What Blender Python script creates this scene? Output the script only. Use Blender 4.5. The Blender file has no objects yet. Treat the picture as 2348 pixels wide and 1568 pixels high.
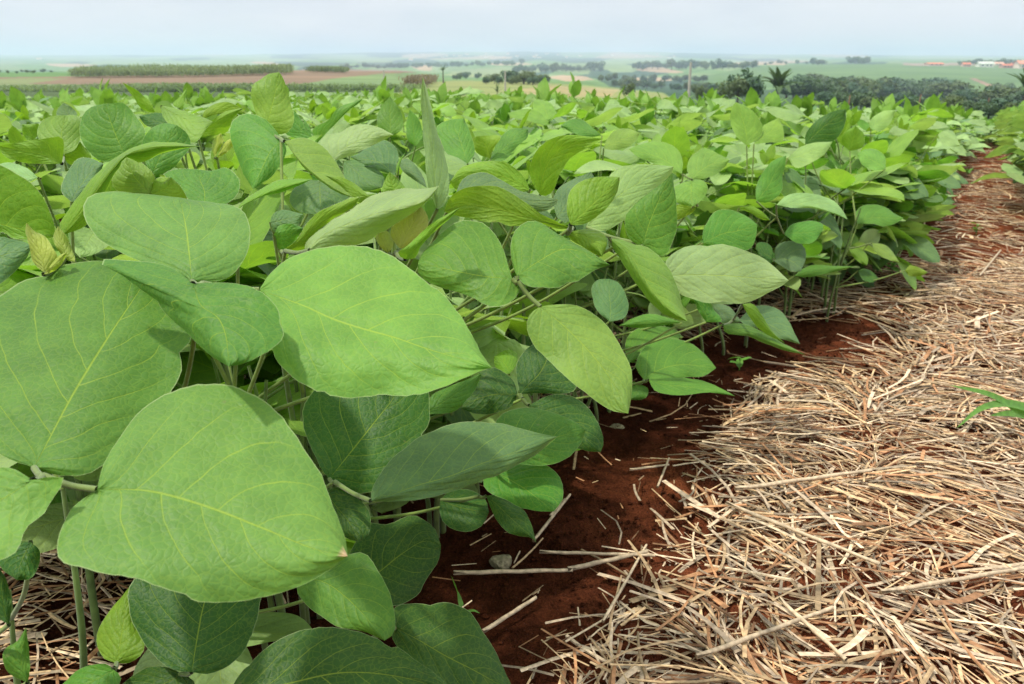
import bpy, math, random
import numpy as np
from mathutils import Vector, Matrix

random.seed(7)
rng = np.random.default_rng(7)
scn = bpy.context.scene
COL = scn.collection

# ------------------------------------------------------------------ camera
FPX, CX, CY = 1827.0, 1173.5, 784.0          # survey units: photo 2347 wide
PITCH = math.radians(19.75)
CAM = np.array([0.0, 0.0, 0.40])
cp, sp = math.cos(PITCH), math.sin(PITCH)
FWD = np.array([0, cp, -sp]); DWN = np.array([0, -sp, -cp]); RGT = np.array([1.0, 0, 0])
cam_d = bpy.data.cameras.new("camera")
cam_o = bpy.data.objects.new("camera", cam_d)
COL.objects.link(cam_o)
cam_o.location = CAM
cam_o.rotation_euler = (math.pi / 2 - PITCH, 0, 0)
cam_d.sensor_width = 36
cam_d.lens = 36 * FPX / 2347
cam_d.clip_start = 0.01
cam_d.clip_end = 60000
cam_d.dof.use_dof = True
cam_d.dof.focus_distance = 0.47
cam_d.dof.aperture_fstop = 26
scn.camera = cam_o

# ------------------------------------------------------------------ sky, sun, exposure
SUN_EL, SUN_AZ = math.radians(68), math.radians(-110)    # azimuth from +Y towards +X
SUN = Vector((math.cos(SUN_EL) * math.sin(SUN_AZ), math.cos(SUN_EL) * math.cos(SUN_AZ), math.sin(SUN_EL)))
world = bpy.data.worlds.new("World")
scn.world = world
world.use_nodes = True
wt = world.node_tree
wt.nodes.clear()
def wn(t, **k):
    n = wt.nodes.new(t)
    for a, b in k.items():
        setattr(n, a, b)
    return n
wout = wn("ShaderNodeOutputWorld"); bg = wn("ShaderNodeBackground")
sky = wn("ShaderNodeTexSky", sky_type='NISHITA', sun_disc=False)
sky.sun_elevation = SUN_EL
sky.sun_rotation = SUN_AZ
sky.air_density = 1.0; sky.dust_density = 2.0
tc = wn("ShaderNodeTexCoord"); mp = wn("ShaderNodeMapping")
mp.inputs['Scale'].default_value = (2.2, 2.2, 9.0)
nz = wn("ShaderNodeTexNoise"); nz.inputs['Scale'].default_value = 1.6; nz.inputs['Detail'].default_value = 6
nz.inputs['Roughness'].default_value = 0.5
rp = wn("ShaderNodeValToRGB")
rp.color_ramp.elements[0].position = 0.40; rp.color_ramp.elements[0].color = (6.2, 6.65, 7.2, 1)
rp.color_ramp.elements[1].position = 0.62; rp.color_ramp.elements[1].color = (7.3, 7.5, 7.75, 1)
mx = wn("ShaderNodeMixRGB"); mx.inputs[0].default_value = 0.97
wt.links.new(tc.outputs['Generated'], mp.inputs[0]); wt.links.new(mp.outputs[0], nz.inputs[0])
wt.links.new(nz.outputs[0], rp.inputs[0]); wt.links.new(sky.outputs[0], mx.inputs[1]); wt.links.new(rp.outputs[0], mx.inputs[2])
sxyz = wn("ShaderNodeSeparateXYZ"); wt.links.new(tc.outputs['Generated'], sxyz.inputs[0])
mz = wn("ShaderNodeMath", operation='MAXIMUM'); wt.links.new(sxyz.outputs[2], mz.inputs[0]); mz.inputs[1].default_value = 0
ma = wn("ShaderNodeMath", operation='MULTIPLY_ADD'); wt.links.new(mz.outputs[0], ma.inputs[0]); ma.inputs[1].default_value = 0.85; ma.inputs[2].default_value = 0.92   # an overcast sky is brighter overhead
vm = wn("ShaderNodeMixRGB", blend_type='MULTIPLY'); vm.inputs[0].default_value = 1
wt.links.new(mx.outputs[0], vm.inputs[1]); wt.links.new(ma.outputs[0], vm.inputs[2]); wt.links.new(vm.outputs[0], bg.inputs[0]); wt.links.new(bg.outputs[0], wout.inputs[0])
bg.inputs[1].default_value = 0.100
sl = bpy.data.lights.new("sun", 'SUN'); so = bpy.data.objects.new("sun", sl); COL.objects.link(so)
sl.energy = 2.8; sl.angle = math.radians(2.8); sl.color = (1.0, 0.955, 0.86)
so.rotation_euler = SUN.to_track_quat('Z', 'Y').to_euler()
scn.view_settings.view_transform = 'Standard'
scn.view_settings.look = 'None'
scn.view_settings.exposure = 0.36
scn.view_settings.gamma = 1.0
cy = scn.cycles
cy.max_bounces = 8; cy.diffuse_bounces = 3; cy.glossy_bounces = 2; cy.transmission_bounces = 3
cy.volume_bounces = 2; cy.transparent_max_bounces = 4
cy.sample_clamp_indirect = 4.0
try:
    cy.use_denoising = True
except Exception:
    pass

# ------------------------------------------------------------------ helpers
def dirs(px, py):
    px = np.asarray(px, float); py = np.asarray(py, float)
    u = (px - CX) / FPX; v = (py - CY) / FPX
    return FWD + u[..., None] * RGT + v[..., None] * DWN
def unproj(px, py, d):
    return CAM + dirs(px, py) * np.asarray(d, float)[..., None]
def proj(P):
    Q = np.asarray(P) - CAM
    d = Q @ FWD
    dd = np.where(np.abs(d) < 1e-6, 1e-6, d)
    return CX + FPX * (Q @ RGT) / dd, CY + FPX * (Q @ DWN) / dd, d
def gz(x, y):
    x = np.asarray(x, float); y = np.asarray(y, float)
    yy = np.maximum(y, -1.5)
    return -0.030 * yy - 0.0013 * (x * x + yy * yy) - 0.020 * np.maximum(x - .25, 0)
def ground_at(px, py):
    dv = dirs(np.array(px, float), np.array(py, float))
    t = 0.5
    for _ in range(30):
        P = CAM + dv * t
        t = t + (P[2] - gz(P[0], P[1])) / max(-dv[2], 0.02) * 0.8
    return CAM + dv * t
def tag(o, label=None, cat=None, group=None, kind=None):
    if label: o['label'] = label
    if cat: o['category'] = cat
    if group: o['group'] = group
    if kind: o['kind'] = kind
    return o
def mesh_np(name, V, F, mats, uv=None, tone=None, smooth=True, fmat=None):
    """V (n,3); F (m,4) quads or (m,3) triangles; uv and tone per vertex."""
    me = bpy.data.meshes.new(name)
    V = np.ascontiguousarray(V, np.float32); F = np.ascontiguousarray(F, np.int32)
    k = F.shape[1]
    me.vertices.add(len(V)); me.vertices.foreach_set("co", V.ravel())
    me.loops.add(F.size); me.loops.foreach_set("vertex_index", F.ravel())
    me.polygons.add(len(F))
    me.polygons.foreach_set("loop_start", np.arange(0, F.size, k, dtype=np.int32))
    me.polygons.foreach_set("loop_total", np.full(len(F), k, np.int32))
    me.polygons.foreach_set("use_smooth", np.full(len(F), smooth))
    for m in (mats if isinstance(mats, (list, tuple)) else [mats]):
        me.materials.append(m)
    if fmat is not None:
        me.polygons.foreach_set("material_index", np.asarray(fmat, np.int32))
    me.update(calc_edges=True)
    if uv is not None:
        l = me.uv_layers.new(name="uv")
        l.data.foreach_set("uv", np.asarray(uv, np.float32)[F.ravel()].ravel())
    if tone is not None:
        t = np.ones((len(V), 4), np.float32); t[:, :3] = tone
        a = me.color_attributes.new("tone", 'FLOAT_COLOR', 'POINT')
        a.data.foreach_set("color", t.ravel())
    me.validate()
    return me
def link(name, me, parent=None):
    o = bpy.data.objects.new(name, me)
    COL.objects.link(o)
    if parent is not None:
        o.parent = parent
    return o
def empty(name, loc=(0, 0, 0)):
    o = bpy.data.objects.new(name, None); COL.objects.link(o)
    o.location = loc; o.empty_display_size = 0.02
    return o
class Geo:
    """gathers quads with uv and tone into one mesh"""
    def __init__(s): s.V = []; s.F = []; s.U = []; s.T = []; s.M = []; s.n = 0
    def add(s, V, F, U=None, T=(1, 1, 1), m=0):
        V = np.asarray(V, float); F = np.asarray(F, int)
        if F.shape[1] == 3: F = np.concatenate([F, F[:, 2:3]], 1)
        s.V.append(V); s.F.append(F + s.n); s.n += len(V)
        s.U.append(np.asarray(U, float) if U is not None else np.zeros((len(V), 2)))
        T = np.asarray(T, float)
        s.T.append(np.broadcast_to(T, (len(V), 3)) if T.ndim == 1 else T)
        s.M.append(np.full(len(F), m))
    def arrays(s):
        return np.concatenate(s.V), np.concatenate(s.F), np.concatenate(s.U), np.concatenate(s.T), np.concatenate(s.M)
    def mesh(s, name, mats, smooth=True):
        V, F, U, T, M = s.arrays()
        return mesh_np2(name, V, F, mats, U, T, smooth, M)
def mesh_np2(name, V, F, mats, U, T, smooth, M):
    tri = F[:, 2] == F[:, 3]
    if not tri.any():
        return mesh_np(name, V, F, mats, U, T, smooth, M)
    me = bpy.data.meshes.new(name)
    faces = [tuple(f[:3]) if t else tuple(f) for f, t in zip(F.tolist(), tri)]
    me.from_pydata(V.tolist(), [], faces)
    for m in (mats if isinstance(mats, (list, tuple)) else [mats]): me.materials.append(m)
    me.polygons.foreach_set("use_smooth", np.full(len(faces), smooth))
    me.polygons.foreach_set("material_index", M.astype(np.int32))
    li = np.empty(len(me.loops), np.int32); me.loops.foreach_get("vertex_index", li)
    l = me.uv_layers.new(name="uv"); l.data.foreach_set("uv", U[li].astype(np.float32).ravel())
    t = np.ones((len(V), 4), np.float32); t[:, :3] = T
    a = me.color_attributes.new("tone", 'FLOAT_COLOR', 'POINT'); a.data.foreach_set("color", t.ravel())
    return me
def catmull(P, n):
    """smooth curve through P, n points equally spaced along it"""
    P = np.asarray(P, float)
    if len(P) == 2:
        t = np.linspace(0, 1, n)[:, None]
        return P[0] * (1 - t) + P[1] * t
    Q = np.vstack([2 * P[0] - P[1], P, 2 * P[-1] - P[-2]])
    out = []
    for i in range(1, len(Q) - 2):
        p0, p1, p2, p3 = Q[i - 1], Q[i], Q[i + 1], Q[i + 2]
        d0 = max(np.linalg.norm(p1 - p0), 1e-6) ** .5; d1 = max(np.linalg.norm(p2 - p1), 1e-6) ** .5; d2 = max(np.linalg.norm(p3 - p2), 1e-6) ** .5
        t = np.linspace(0, 1, 13)[:-1, None]
        m1 = (p1 - p0) / d0 * d1 - (p2 - p0) / (d0 + d1) * d1 + (p2 - p1)
        m2 = (p2 - p1) - (p3 - p1) / (d1 + d2) * d1 + (p3 - p2) / d2 * d1
        out.append((2 * t**3 - 3 * t**2 + 1) * p1 + (t**3 - 2 * t**2 + t) * m1 + (-2 * t**3 + 3 * t**2) * p2 + (t**3 - t**2) * m2)
    C = np.vstack(out + [P[-1:]])
    s = np.concatenate([[0], np.cumsum(np.linalg.norm(np.diff(C, axis=0), axis=1))])
    q = np.linspace(0, s[-1], n)
    return np.stack([np.interp(q, s, C[:, k]) for k in range(C.shape[1])], 1)
def tube(P, r, seg=6, n=None):
    """tapered tube along a smooth curve"""
    P = np.asarray(P, float)
    n = n or max(4, 3 * len(P))
    r = np.atleast_1d(np.asarray(r, float))
    C = catmull(P, n)
    R = np.interp(np.linspace(0, 1, n), np.linspace(0, 1, len(r)), r)
    T = np.gradient(C, axis=0); T /= np.linalg.norm(T, axis=1)[:, None] + 1e-12
    ref = np.array([0.31, 0.17, 0.93]) if abs(T[0] @ np.array([0.31, 0.17, 0.93])) < .9 else np.array([1.0, 0, 0])
    A = np.cross(T, ref); A /= np.linalg.norm(A, axis=1)[:, None] + 1e-12
    B = np.cross(T, A)
    a = np.linspace(0, 2 * math.pi, seg, endpoint=False)
    V = C[:, None] + R[:, None, None] * (np.cos(a)[None, :, None] * A[:, None] + np.sin(a)[None, :, None] * B[:, None])
    i = np.arange(n - 1)[:, None] * seg; j = np.arange(seg)[None]
    F = np.stack([i + j, i + (j + 1) % seg, i + seg + (j + 1) % seg, i + seg + j], -1).reshape(-1, 4)
    U = np.stack([np.broadcast_to(np.linspace(0, 1, seg)[None], (n, seg)), np.broadcast_to(np.linspace(0, 1, n)[:, None], (n, seg))], -1).reshape(-1, 2)
    return V.reshape(-1, 3), F, U
def grid_faces(a, b):
    i = np.arange(a - 1)[:, None] * b; j = np.arange(b - 1)[None]
    return np.stack([i + j, i + j + 1, i + b + j + 1, i + b + j], -1).reshape(-1, 4)

# ------------------------------------------------------------------ materials
def newmat(name):
    m = bpy.data.materials.new(name); m.use_nodes = True
    nt = m.node_tree; nt.nodes.clear()
    return m, nt
class NT:
    def __init__(s, nt): s.nt = nt
    def node(s, t, **k):
        n = s.nt.nodes.new(t)
        for a, b in k.items(): setattr(n, a, b)
        return n
    def set(s, sock, v):
        if hasattr(v, 'is_linked') or isinstance(v, bpy.types.NodeSocket): s.nt.links.new(v, sock)
        else: sock.default_value = v
    def math(s, op, a, b=None, c=None, clamp=False):
        n = s.node("ShaderNodeMath", operation=op); n.use_clamp = clamp
        for i, x in enumerate((a, b, c)):
            if x is not None: s.set(n.inputs[i], x)
        return n.outputs[0]
    def mix(s, f, a, b, blend='MIX'):
        n = s.node("ShaderNodeMixRGB", blend_type=blend)
        for i, x in enumerate((f, a, b)):
            if isinstance(x, tuple) and len(x) == 3: x = (*x, 1)
            s.set(n.inputs[i], x)
        return n.outputs[0]
    def noise(s, vec, scale, detail=3, rough=.5):
        n = s.node("ShaderNodeTexNoise"); n.inputs['Scale'].default_value = scale
        n.inputs['Detail'].default_value = detail; n.inputs['Roughness'].default_value = rough
        if vec is not None: s.set(n.inputs['Vector'], vec)
        return n.outputs[0]
    def ramp(s, f, stops):
        n = s.node("ShaderNodeValToRGB"); e = n.color_ramp.elements
        while len(e) < len(stops): e.new(.5)
        for x, (p, c) in zip(e, stops):
            x.position = p; x.color = (*c, 1) if len(c) == 3 else c
        s.set(n.inputs[0], f)
        return n.outputs[0]
    def maprange(s, v, a, b, c=0.0, d=1.0, smooth=True):
        n = s.node("ShaderNodeMapRange"); n.interpolation_type = 'SMOOTHSTEP' if smooth else 'LINEAR'
        for i, x in enumerate((v, a, b, c, d)): s.set(n.inputs[i], x)
        return n.outputs[0]

def leaf_material(name, fine):
    m, nt = newmat(name); N = NT(nt)
    out = N.node("ShaderNodeOutputMaterial")
    at = N.node("ShaderNodeAttribute", attribute_name="tone")
    uvn = N.node("ShaderNodeUVMap", uv_map="uv")
    sx = N.node("ShaderNodeSeparateXYZ"); nt.links.new(uvn.outputs[0], sx.inputs[0])
    U = N.math('MULTIPLY_ADD', sx.outputs[0], 2.0, -1.0)
    S = N.math('ABSOLUTE', U)
    V = sx.outputs[1]
    geo = N.node("ShaderNodeNewGeometry")
    pos = N.node("ShaderNodeTexCoord").outputs['Object']
    warp = N.noise(pos, 38, 2)
    wv = N.math('MULTIPLY_ADD', warp, 0.05, -0.025)
    if fine:
        vo = N.node("ShaderNodeTexVoronoi", feature='DISTANCE_TO_EDGE'); vo.inputs['Scale'].default_value = 330
        wv2 = N.node('ShaderNodeVectorMath', operation='MULTIPLY_ADD'); nn_ = N.node('ShaderNodeTexNoise'); nn_.inputs['Scale'].default_value = 160
        nt.links.new(pos, nn_.inputs['Vector']); nt.links.new(nn_.outputs['Color'], wv2.inputs[0]); wv2.inputs[1].default_value = (.004, .004, .004); nt.links.new(pos, wv2.inputs[2])
        nt.links.new(wv2.outputs[0], vo.inputs['Vector'])
    # lateral veins sweep forward from the midrib, alternating sides
    t = N.math('SUBTRACT', N.math('ADD', V, wv), N.math('MULTIPLY', N.math('POWER', S, 1.08), 0.40))
    t = N.math('ADD', N.math('MULTIPLY', t, 6.3), N.math('MULTIPLY', N.math('SIGN', U), 0.22))
    fr = N.math('ABSOLUTE', N.math('SUBTRACT', N.math('FRACT', N.math('ADD', t, 10.22)), 0.5))   # .5 on a vein
    lat = N.math('MULTIPLY', N.maprange(fr, 0.468, 0.494), N.maprange(N.noise(pos, 45, 2), .25, .6, .5, 1.0))
    lat = N.math('MULTIPLY', lat, N.maprange(S, 0.99, 0.55, 0.15, 0.8))
    mid = N.maprange(S, N.math('MULTIPLY_ADD', V, -0.014, 0.023), 0.004)
    vein = N.math('MAXIMUM', lat, mid)
    edge = N.maprange(S, 0.984, 0.996)
    pw = N.noise(pos, 55, 4)
    pl = N.noise(pos, 14, 2)
    tone = at.outputs[0]
    c = N.mix(0.55, tone, N.mix(1.0, tone, N.ramp(pw, [(0.3, (0.72, 0.74, 0.7)), (0.7, (1.28, 1.22, 1.25))]), 'MULTIPLY'))
    c = N.mix(0.6, c, N.mix(1.0, c, N.ramp(pl, [(0.3, (0.82, 0.88, 0.85)), (0.7, (1.2, 1.1, 1.0))]), 'MULTIPLY'))
    veinc = N.mix(1.0, N.mix(0.5, tone, (0.38, 0.47, 0.07)), (1.35, 1.3, 0.9), 'MULTIPLY')
    net = N.maprange(vo.outputs[0], 0.09, 0.02) if fine else None
    if fine: c = N.mix(N.math('MULTIPLY', net, 0.16), c, veinc)
    c = N.mix(N.math('MULTIPLY', vein, 0.75), c, veinc)
    if fine:
        spk = N.maprange(N.noise(pos, 210, 2, .4), 0.74, 0.8)
        c = N.mix(N.math('MULTIPLY', spk, 0.35), c, (0.25, 0.24, 0.10))
    c = N.mix(N.math('MULTIPLY', edge, 0.6), c, (0.42, 0.52, 0.24))
    bs = N.node("ShaderNodeBsdfPrincipled")
    nt.links.new(c, bs.inputs['Base Color'])
    N.set(bs.inputs['Roughness'], N.math('MULTIPLY_ADD', pw, 0.24, 0.36))
    bs.inputs['Specular IOR Level'].default_value = 0.23
    bs.inputs['Sheen Weight'].default_value = 0.03
    bs.inputs['Sheen Roughness'].default_value = 0.45
    bs.inputs['Sheen Tint'].default_value = (0.86, 1.0, 0.84, 1)
    if fine:
        # quilting: blisters between the veins, ribs across them
        cross = N.math('SINE', N.math('ADD', N.math('MULTIPLY', S, 26.0), N.math('MULTIPLY', N.noise(pos, 60, 2), 9.0)))
        h = N.math('ADD', N.math('MULTIPLY', N.math('MINIMUM', vo.outputs[0], 0.3), 0.55), N.math('MULTIPLY', N.noise(pos, 110, 4, .6), 0.8))
        h = N.math('ADD', h, N.math('MULTIPLY', cross, 0.07))
        h = N.math('ADD', h, N.math('MULTIPLY', N.maprange(fr, 0.5, 0.2), 0.3))
        h = N.math('SUBTRACT', h, N.math('MULTIPLY', vein, 0.2))
        bp = N.node("ShaderNodeBump"); bp.inputs['Strength'].default_value = 0.7; bp.inputs['Distance'].default_value = 0.0010
        nt.links.new(h, bp.inputs['Height']); nt.links.new(bp.outputs[0], bs.inputs['Normal'])
    tr = N.node("ShaderNodeBsdfTranslucent")
    tcn = N.mix(1.0, c, (1.4, 1.5, 0.6), 'MULTIPLY')
    nt.links.new(tcn, tr.inputs[0])
    ms = N.node("ShaderNodeMixShader"); ms.inputs[0].default_value = 0.40 if fine else 0.28
    nt.links.new(bs.outputs[0], ms.inputs[1]); nt.links.new(tr.outputs[0], ms.inputs[2])
    nt.links.new(ms.outputs[0], out.inputs[0])
    return m
def simple_mat(name, col, rough=.7, var=.3, scale=30, spec=.3, tone=False, bump=0, bscale=60, translucent=0):
    m, nt = newmat(name); N = NT(nt)
    out = N.node("ShaderNodeOutputMaterial"); bs = N.node("ShaderNodeBsdfPrincipled")
    pos = N.node("ShaderNodeTexCoord").outputs['Object']
    c = N.ramp(N.noise(pos, scale, 4), [(0.3, tuple(x * (1 - var) for x in col)), (0.7, tuple(min(1, x * (1 + var)) for x in col))])
    if tone:
        c = N.mix(1.0, c, N.node("ShaderNodeAttribute", attribute_name="tone").outputs[0], 'MULTIPLY')
    nt.links.new(c, bs.inputs['Base Color'])
    bs.inputs['Roughness'].default_value = rough; bs.inputs['Specular IOR Level'].default_value = spec
    if bump:
        bp = N.node("ShaderNodeBump"); bp.inputs['Strength'].default_value = 0.6; bp.inputs['Distance'].default_value = bump
        nt.links.new(N.noise(pos, bscale, 4), bp.inputs['Height']); nt.links.new(bp.outputs[0], bs.inputs['Normal'])
    if translucent:
        tr = N.node("ShaderNodeBsdfTranslucent"); nt.links.new(N.mix(1.0, c, (1.5, 1.5, .6), 'MULTIPLY'), tr.inputs[0])
        ms = N.node("ShaderNodeMixShader"); ms.inputs[0].default_value = translucent
        nt.links.new(bs.outputs[0], ms.inputs[1]); nt.links.new(tr.outputs[0], ms.inputs[2]); nt.links.new(ms.outputs[0], out.inputs[0])
    else:
        nt.links.new(bs.outputs[0], out.inputs[0])
    return m
M_LEAF = leaf_material("soybean_leaf", True)
M_LEAF_FAR = leaf_material("soybean_leaf_plain", False)
M_STEM = simple_mat("hairy_stem", (0.125, 0.185, 0.045), .6, .3, 90, .3, True, .0006, 300)
bsn = [n for n in M_STEM.node_tree.nodes if n.type == 'BSDF_PRINCIPLED'][0]
bsn.inputs['Sheen Weight'].default_value = 0.25
M_HAIR = simple_mat("leaf_hair", (0.62, 0.66, 0.45), .6, .1, 20, .3, False, 0, 60, .3)
M_STRAW = simple_mat("dry_straw", (0.57, 0.445, 0.305), .65, .38, 190, .35, True, .0006, 500)
M_STONE = simple_mat("pitted_stone", (0.23, 0.20, 0.12), .9, .55, 300, .2, False, .002, 350)
M_BARK = simple_mat("bark", (0.10, 0.075, 0.055), .9, .3, 3, .2)
M_CROWN = simple_mat("tree_leaves", (1, 1, 1), .6, .25, .7, .3, True, 0, 60, .25)
M_CANE = simple_mat("sugarcane_leaves", (1, 1, 1), .6, .2, .3, .3, True, 0, 60, .3)
M_POLE = simple_mat("concrete_pole", (0.42, 0.39, 0.34), .85, .15, 1, .2)
M_POST = simple_mat("weathered_post", (0.30, 0.16, 0.09), .9, .25, 2, .2)
M_WALL = simple_mat("painted_wall", (0.72, 0.68, 0.60), .85, .06, .2, .2, True)
M_ROOF = simple_mat("clay_roof", (0.40, 0.15, 0.08), .85, .25, .3, .2, True)
M_GLASS = simple_mat("dark_window", (0.05, 0.06, 0.07), .2, .1, 1, .5)

def soil_mat():
    m, nt = newmat("red_soil"); N = NT(nt)
    out = N.node("ShaderNodeOutputMaterial"); bs = N.node("ShaderNodeBsdfPrincipled")
    pos = N.node("ShaderNodeNewGeometry").outputs['Position']
    a = N.noise(pos, 7, 5, .6); b = N.noise(pos, 90, 5, .65); d = N.noise(pos, 420, 3, .6)
    c = N.ramp(a, [(0.3, (0.042, 0.013, 0.006)), (0.5, (0.066, 0.020, 0.009)), (0.72, (0.12, 0.038, 0.016))])
    c = N.mix(0.7, c, N.mix(1.0, c, N.ramp(b, [(0.3, (0.5, 0.48, 0.48)), (0.7, (1.5, 1.45, 1.4))]), 'MULTIPLY'))
    c = N.mix(0.5, c, N.mix(1.0, c, N.ramp(d, [(0.35, (0.45, 0.42, 0.42)), (0.7, (1.6, 1.55, 1.5))]), 'MULTIPLY'))
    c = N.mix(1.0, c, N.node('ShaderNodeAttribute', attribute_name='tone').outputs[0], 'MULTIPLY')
    nt.links.new(c, bs.inputs['Base Color']); bs.inputs['Roughness'].default_value = .97; bs.inputs['Specular IOR Level'].default_value = .03
    h = N.math('ADD', N.math('MULTIPLY', b, 1.4), N.math('MULTIPLY', d, 1.1))
    bp = N.node("ShaderNodeBump"); bp.inputs['Strength'].default_value = 1.0; bp.inputs['Distance'].default_value = .007
    nt.links.new(h, bp.inputs['Height']); nt.links.new(bp.outputs[0], bs.inputs['Normal'])
    nt.links.new(bs.outputs[0], out.inputs[0])
    return m
M_SOIL = soil_mat()
def field_mat():
    m, nt = newmat("rolling_fields"); N = NT(nt)
    out = N.node("ShaderNodeOutputMaterial"); bs = N.node("ShaderNodeBsdfPrincipled")
    pos = N.node("ShaderNodeNewGeometry").outputs['Position']
    tone = N.node("ShaderNodeAttribute", attribute_name="tone").outputs[0]
    mp = N.node("ShaderNodeMapping"); mp.inputs['Rotation'].default_value = (0, 0, .5); mp.inputs['Scale'].default_value = (.02, .25, .1)
    nt.links.new(pos, mp.inputs[0])
    c = N.mix(0.8, tone, N.mix(1.0, tone, N.ramp(N.noise(mp.outputs[0], 1.0, 4, .6), [(0.3, (0.68, 0.7, 0.7)), (0.7, (1.32, 1.3, 1.3))]), 'MULTIPLY'))
    c = N.mix(0.7, c, N.mix(1.0, c, N.ramp(N.noise(pos, .008, 5, .6), [(0.35, (0.72, 0.78, 0.8)), (0.7, (1.3, 1.2, 1.15))]), 'MULTIPLY'))
    nt.links.new(c, bs.inputs['Base Color']); bs.inputs['Roughness'].default_value = 1; bs.inputs['Specular IOR Level'].default_value = .05
    nt.links.new(bs.outputs[0], out.inputs[0])
    return m
M_FIELD = field_mat()

# ------------------------------------------------------------------ ground of the soybean field
def value_noise(x, y, s, seed):
    r = np.random.default_rng(seed); G = r.random((64, 64))
    X = np.asarray(x) * s; Y = np.asarray(y) * s
    i = np.floor(X).astype(int); j = np.floor(Y).astype(int)
    fx = X - i; fy = Y - j; fx = fx * fx * (3 - 2 * fx); fy = fy * fy * (3 - 2 * fy)
    g = lambda a, b: G[a % 64, b % 64]
    return (g(i, j) * (1 - fx) + g(i + 1, j) * fx) * (1 - fy) + (g(i, j + 1) * (1 - fx) + g(i + 1, j + 1) * fx) * fy
def clod(x, y):
    return 0.010 * (value_noise(x, y, 9, 1) - .5) + 0.007 * (value_noise(x, y, 28, 2) - .5) + 0.005 * (value_noise(x, y, 75, 3) - .5) + 0.0035 * (value_noise(x, y, 170, 4) - .5)
xs = np.concatenate([np.linspace(-40, -3, 50), np.linspace(-2.9, -.75, 50), np.linspace(-.72, 1.5, 480), np.linspace(1.53, 4, 50), np.linspace(4.2, 40, 50)])
ys = np.concatenate([np.linspace(-6, .1, 16), np.linspace(.16, 1.9, 400), np.linspace(1.93, 4, 60), np.linspace(4.2, 36, 70)])
X, Y = np.meshgrid(xs, ys)
Z = gz(X, Y) + clod(X, Y)
def soil_tone(x, y):  # soil colour: darker along the front row, lighter out on the path
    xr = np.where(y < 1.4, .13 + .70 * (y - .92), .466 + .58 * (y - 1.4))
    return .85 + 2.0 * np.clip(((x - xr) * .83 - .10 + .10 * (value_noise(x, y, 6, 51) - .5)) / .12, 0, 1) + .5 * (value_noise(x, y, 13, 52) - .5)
SOIL_TONE = soil_tone(X, Y).reshape(-1, 1) * np.array([1, .98, .95])
soil = link("ground", mesh_np("ground", np.stack([X, Y, Z], -1).reshape(-1, 3), grid_faces(len(ys), len(xs)), M_SOIL, None, SOIL_TONE))
tag(soil, kind='structure')

# ------------------------------------------------------------------ far country: one terrain sheet from the field's brow to the horizon
CTRL = {
 -500: [(400, 12), (214, 70), (211, 150), (190, 190), (176, 240), (166, 300), (163, 1180), (150, 1720), (138, 3160), (127, 6040)],
 0:    [(400, 12), (214, 70), (211, 150), (190, 190), (176, 240), (168, 300), (164, 1180), (150, 1720), (138, 3160), (127, 6040)],
 400:  [(400, 12), (215, 70), (212, 150), (192, 190), (176, 245), (166, 300), (163, 1216), (150, 1720), (138, 3160), (126, 6040)],
 670:  [(400, 12), (216, 70), (212, 150), (192, 190), (172, 245), (163, 300), (160, 1216), (150, 1720), (138, 3160), (124, 6040)],
 900:  [(400, 12), (217, 70), (212, 150), (192, 190), (175, 245), (165, 300), (162, 1252), (150, 1720), (137, 3160), (121, 6040)],
 990:  [(400, 12), (219, 80), (212, 130), (198, 170), (188, 240), (180, 500), (165, 1180), (150, 1720), (137, 3160), (120, 6040)],
 1200: [(400, 12), (222, 90), (212, 130), (200, 170), (188, 240), (182, 700), (168, 1144), (150, 1576), (136, 3160), (120, 6040)],
 1500: [(400, 12), (235, 70), (222, 150), (214, 230), (206, 500), (194, 800), (172, 1144), (152, 1576), (137, 3160), (120, 6040)],
 1700: [(400, 12), (240, 80), (228, 150), (215, 420), (200, 560), (182, 700), (158, 1000), (152, 1180), (140, 2800), (124, 6040)],
 2100: [(400, 12), (255, 80), (246, 200), (238, 330), (200, 520), (180, 680), (150, 1036), (147, 1216), (138, 2440), (126, 6040)],
 2347: [(400, 12), (262, 70), (252, 160), (240, 320), (215, 450), (185, 650), (156, 1036), (148, 1180), (137, 2440), (129, 6040)],
 2900: [(400, 12), (262, 70), (252, 160), (240, 320), (215, 450), (185, 650), (156, 1036), (148, 1180), (137, 2440), (129, 6040)],
}
ck = sorted(CTRL)
TPY = np.arange(401, 117.9, -1.0)
ctab = np.stack([np.interp(-TPY, [-p for p, d in CTRL[k]], [math.log(d) for p, d in CTRL[k]]) for k in ck])
topy = np.array([CTRL[k][-1][0] for k in ck], float)
def logd(px, py):
    i = np.clip(np.searchsorted(ck, px) - 1, 0, len(ck) - 2)
    ka = np.array(ck, float)
    f = np.clip((px - ka[i]) / (ka[i + 1] - ka[i]), 0, 1); f = f * f * (3 - 2 * f)
    j = np.clip((401 - py), 0, len(TPY) - 1.001); j0 = j.astype(int); fj = j - j0
    a = ctab[i, j0] * (1 - fj) + ctab[i, j0 + 1] * fj
    b = ctab[i + 1, j0] * (1 - fj) + ctab[i + 1, j0 + 1] * fj
    return a * (1 - f) + b * f
def terr(px, py):
    """point of the far terrain that the survey places at (px, py)"""
    px = np.asarray(px, float); py = np.asarray(py, float)
    return unproj(px, py, np.exp(logd(px, py)))
tx = np.arange(-500, 2901, 4.0)
ridge = 1.6 * (value_noise(tx, tx * 0, 1 / 60., 11) - .5) + 2.2 * (value_noise(tx, tx * 0, 1 / 170., 12) - .5)
tops = np.interp(tx, ck, topy) + ridge
nrow = 190
fr_ = np.linspace(0, 1, nrow) ** 0.85
PY = 401 + (tops[None] - 401) * fr_[:, None]
PX = np.broadcast_to(tx[None], PY.shape)
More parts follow.
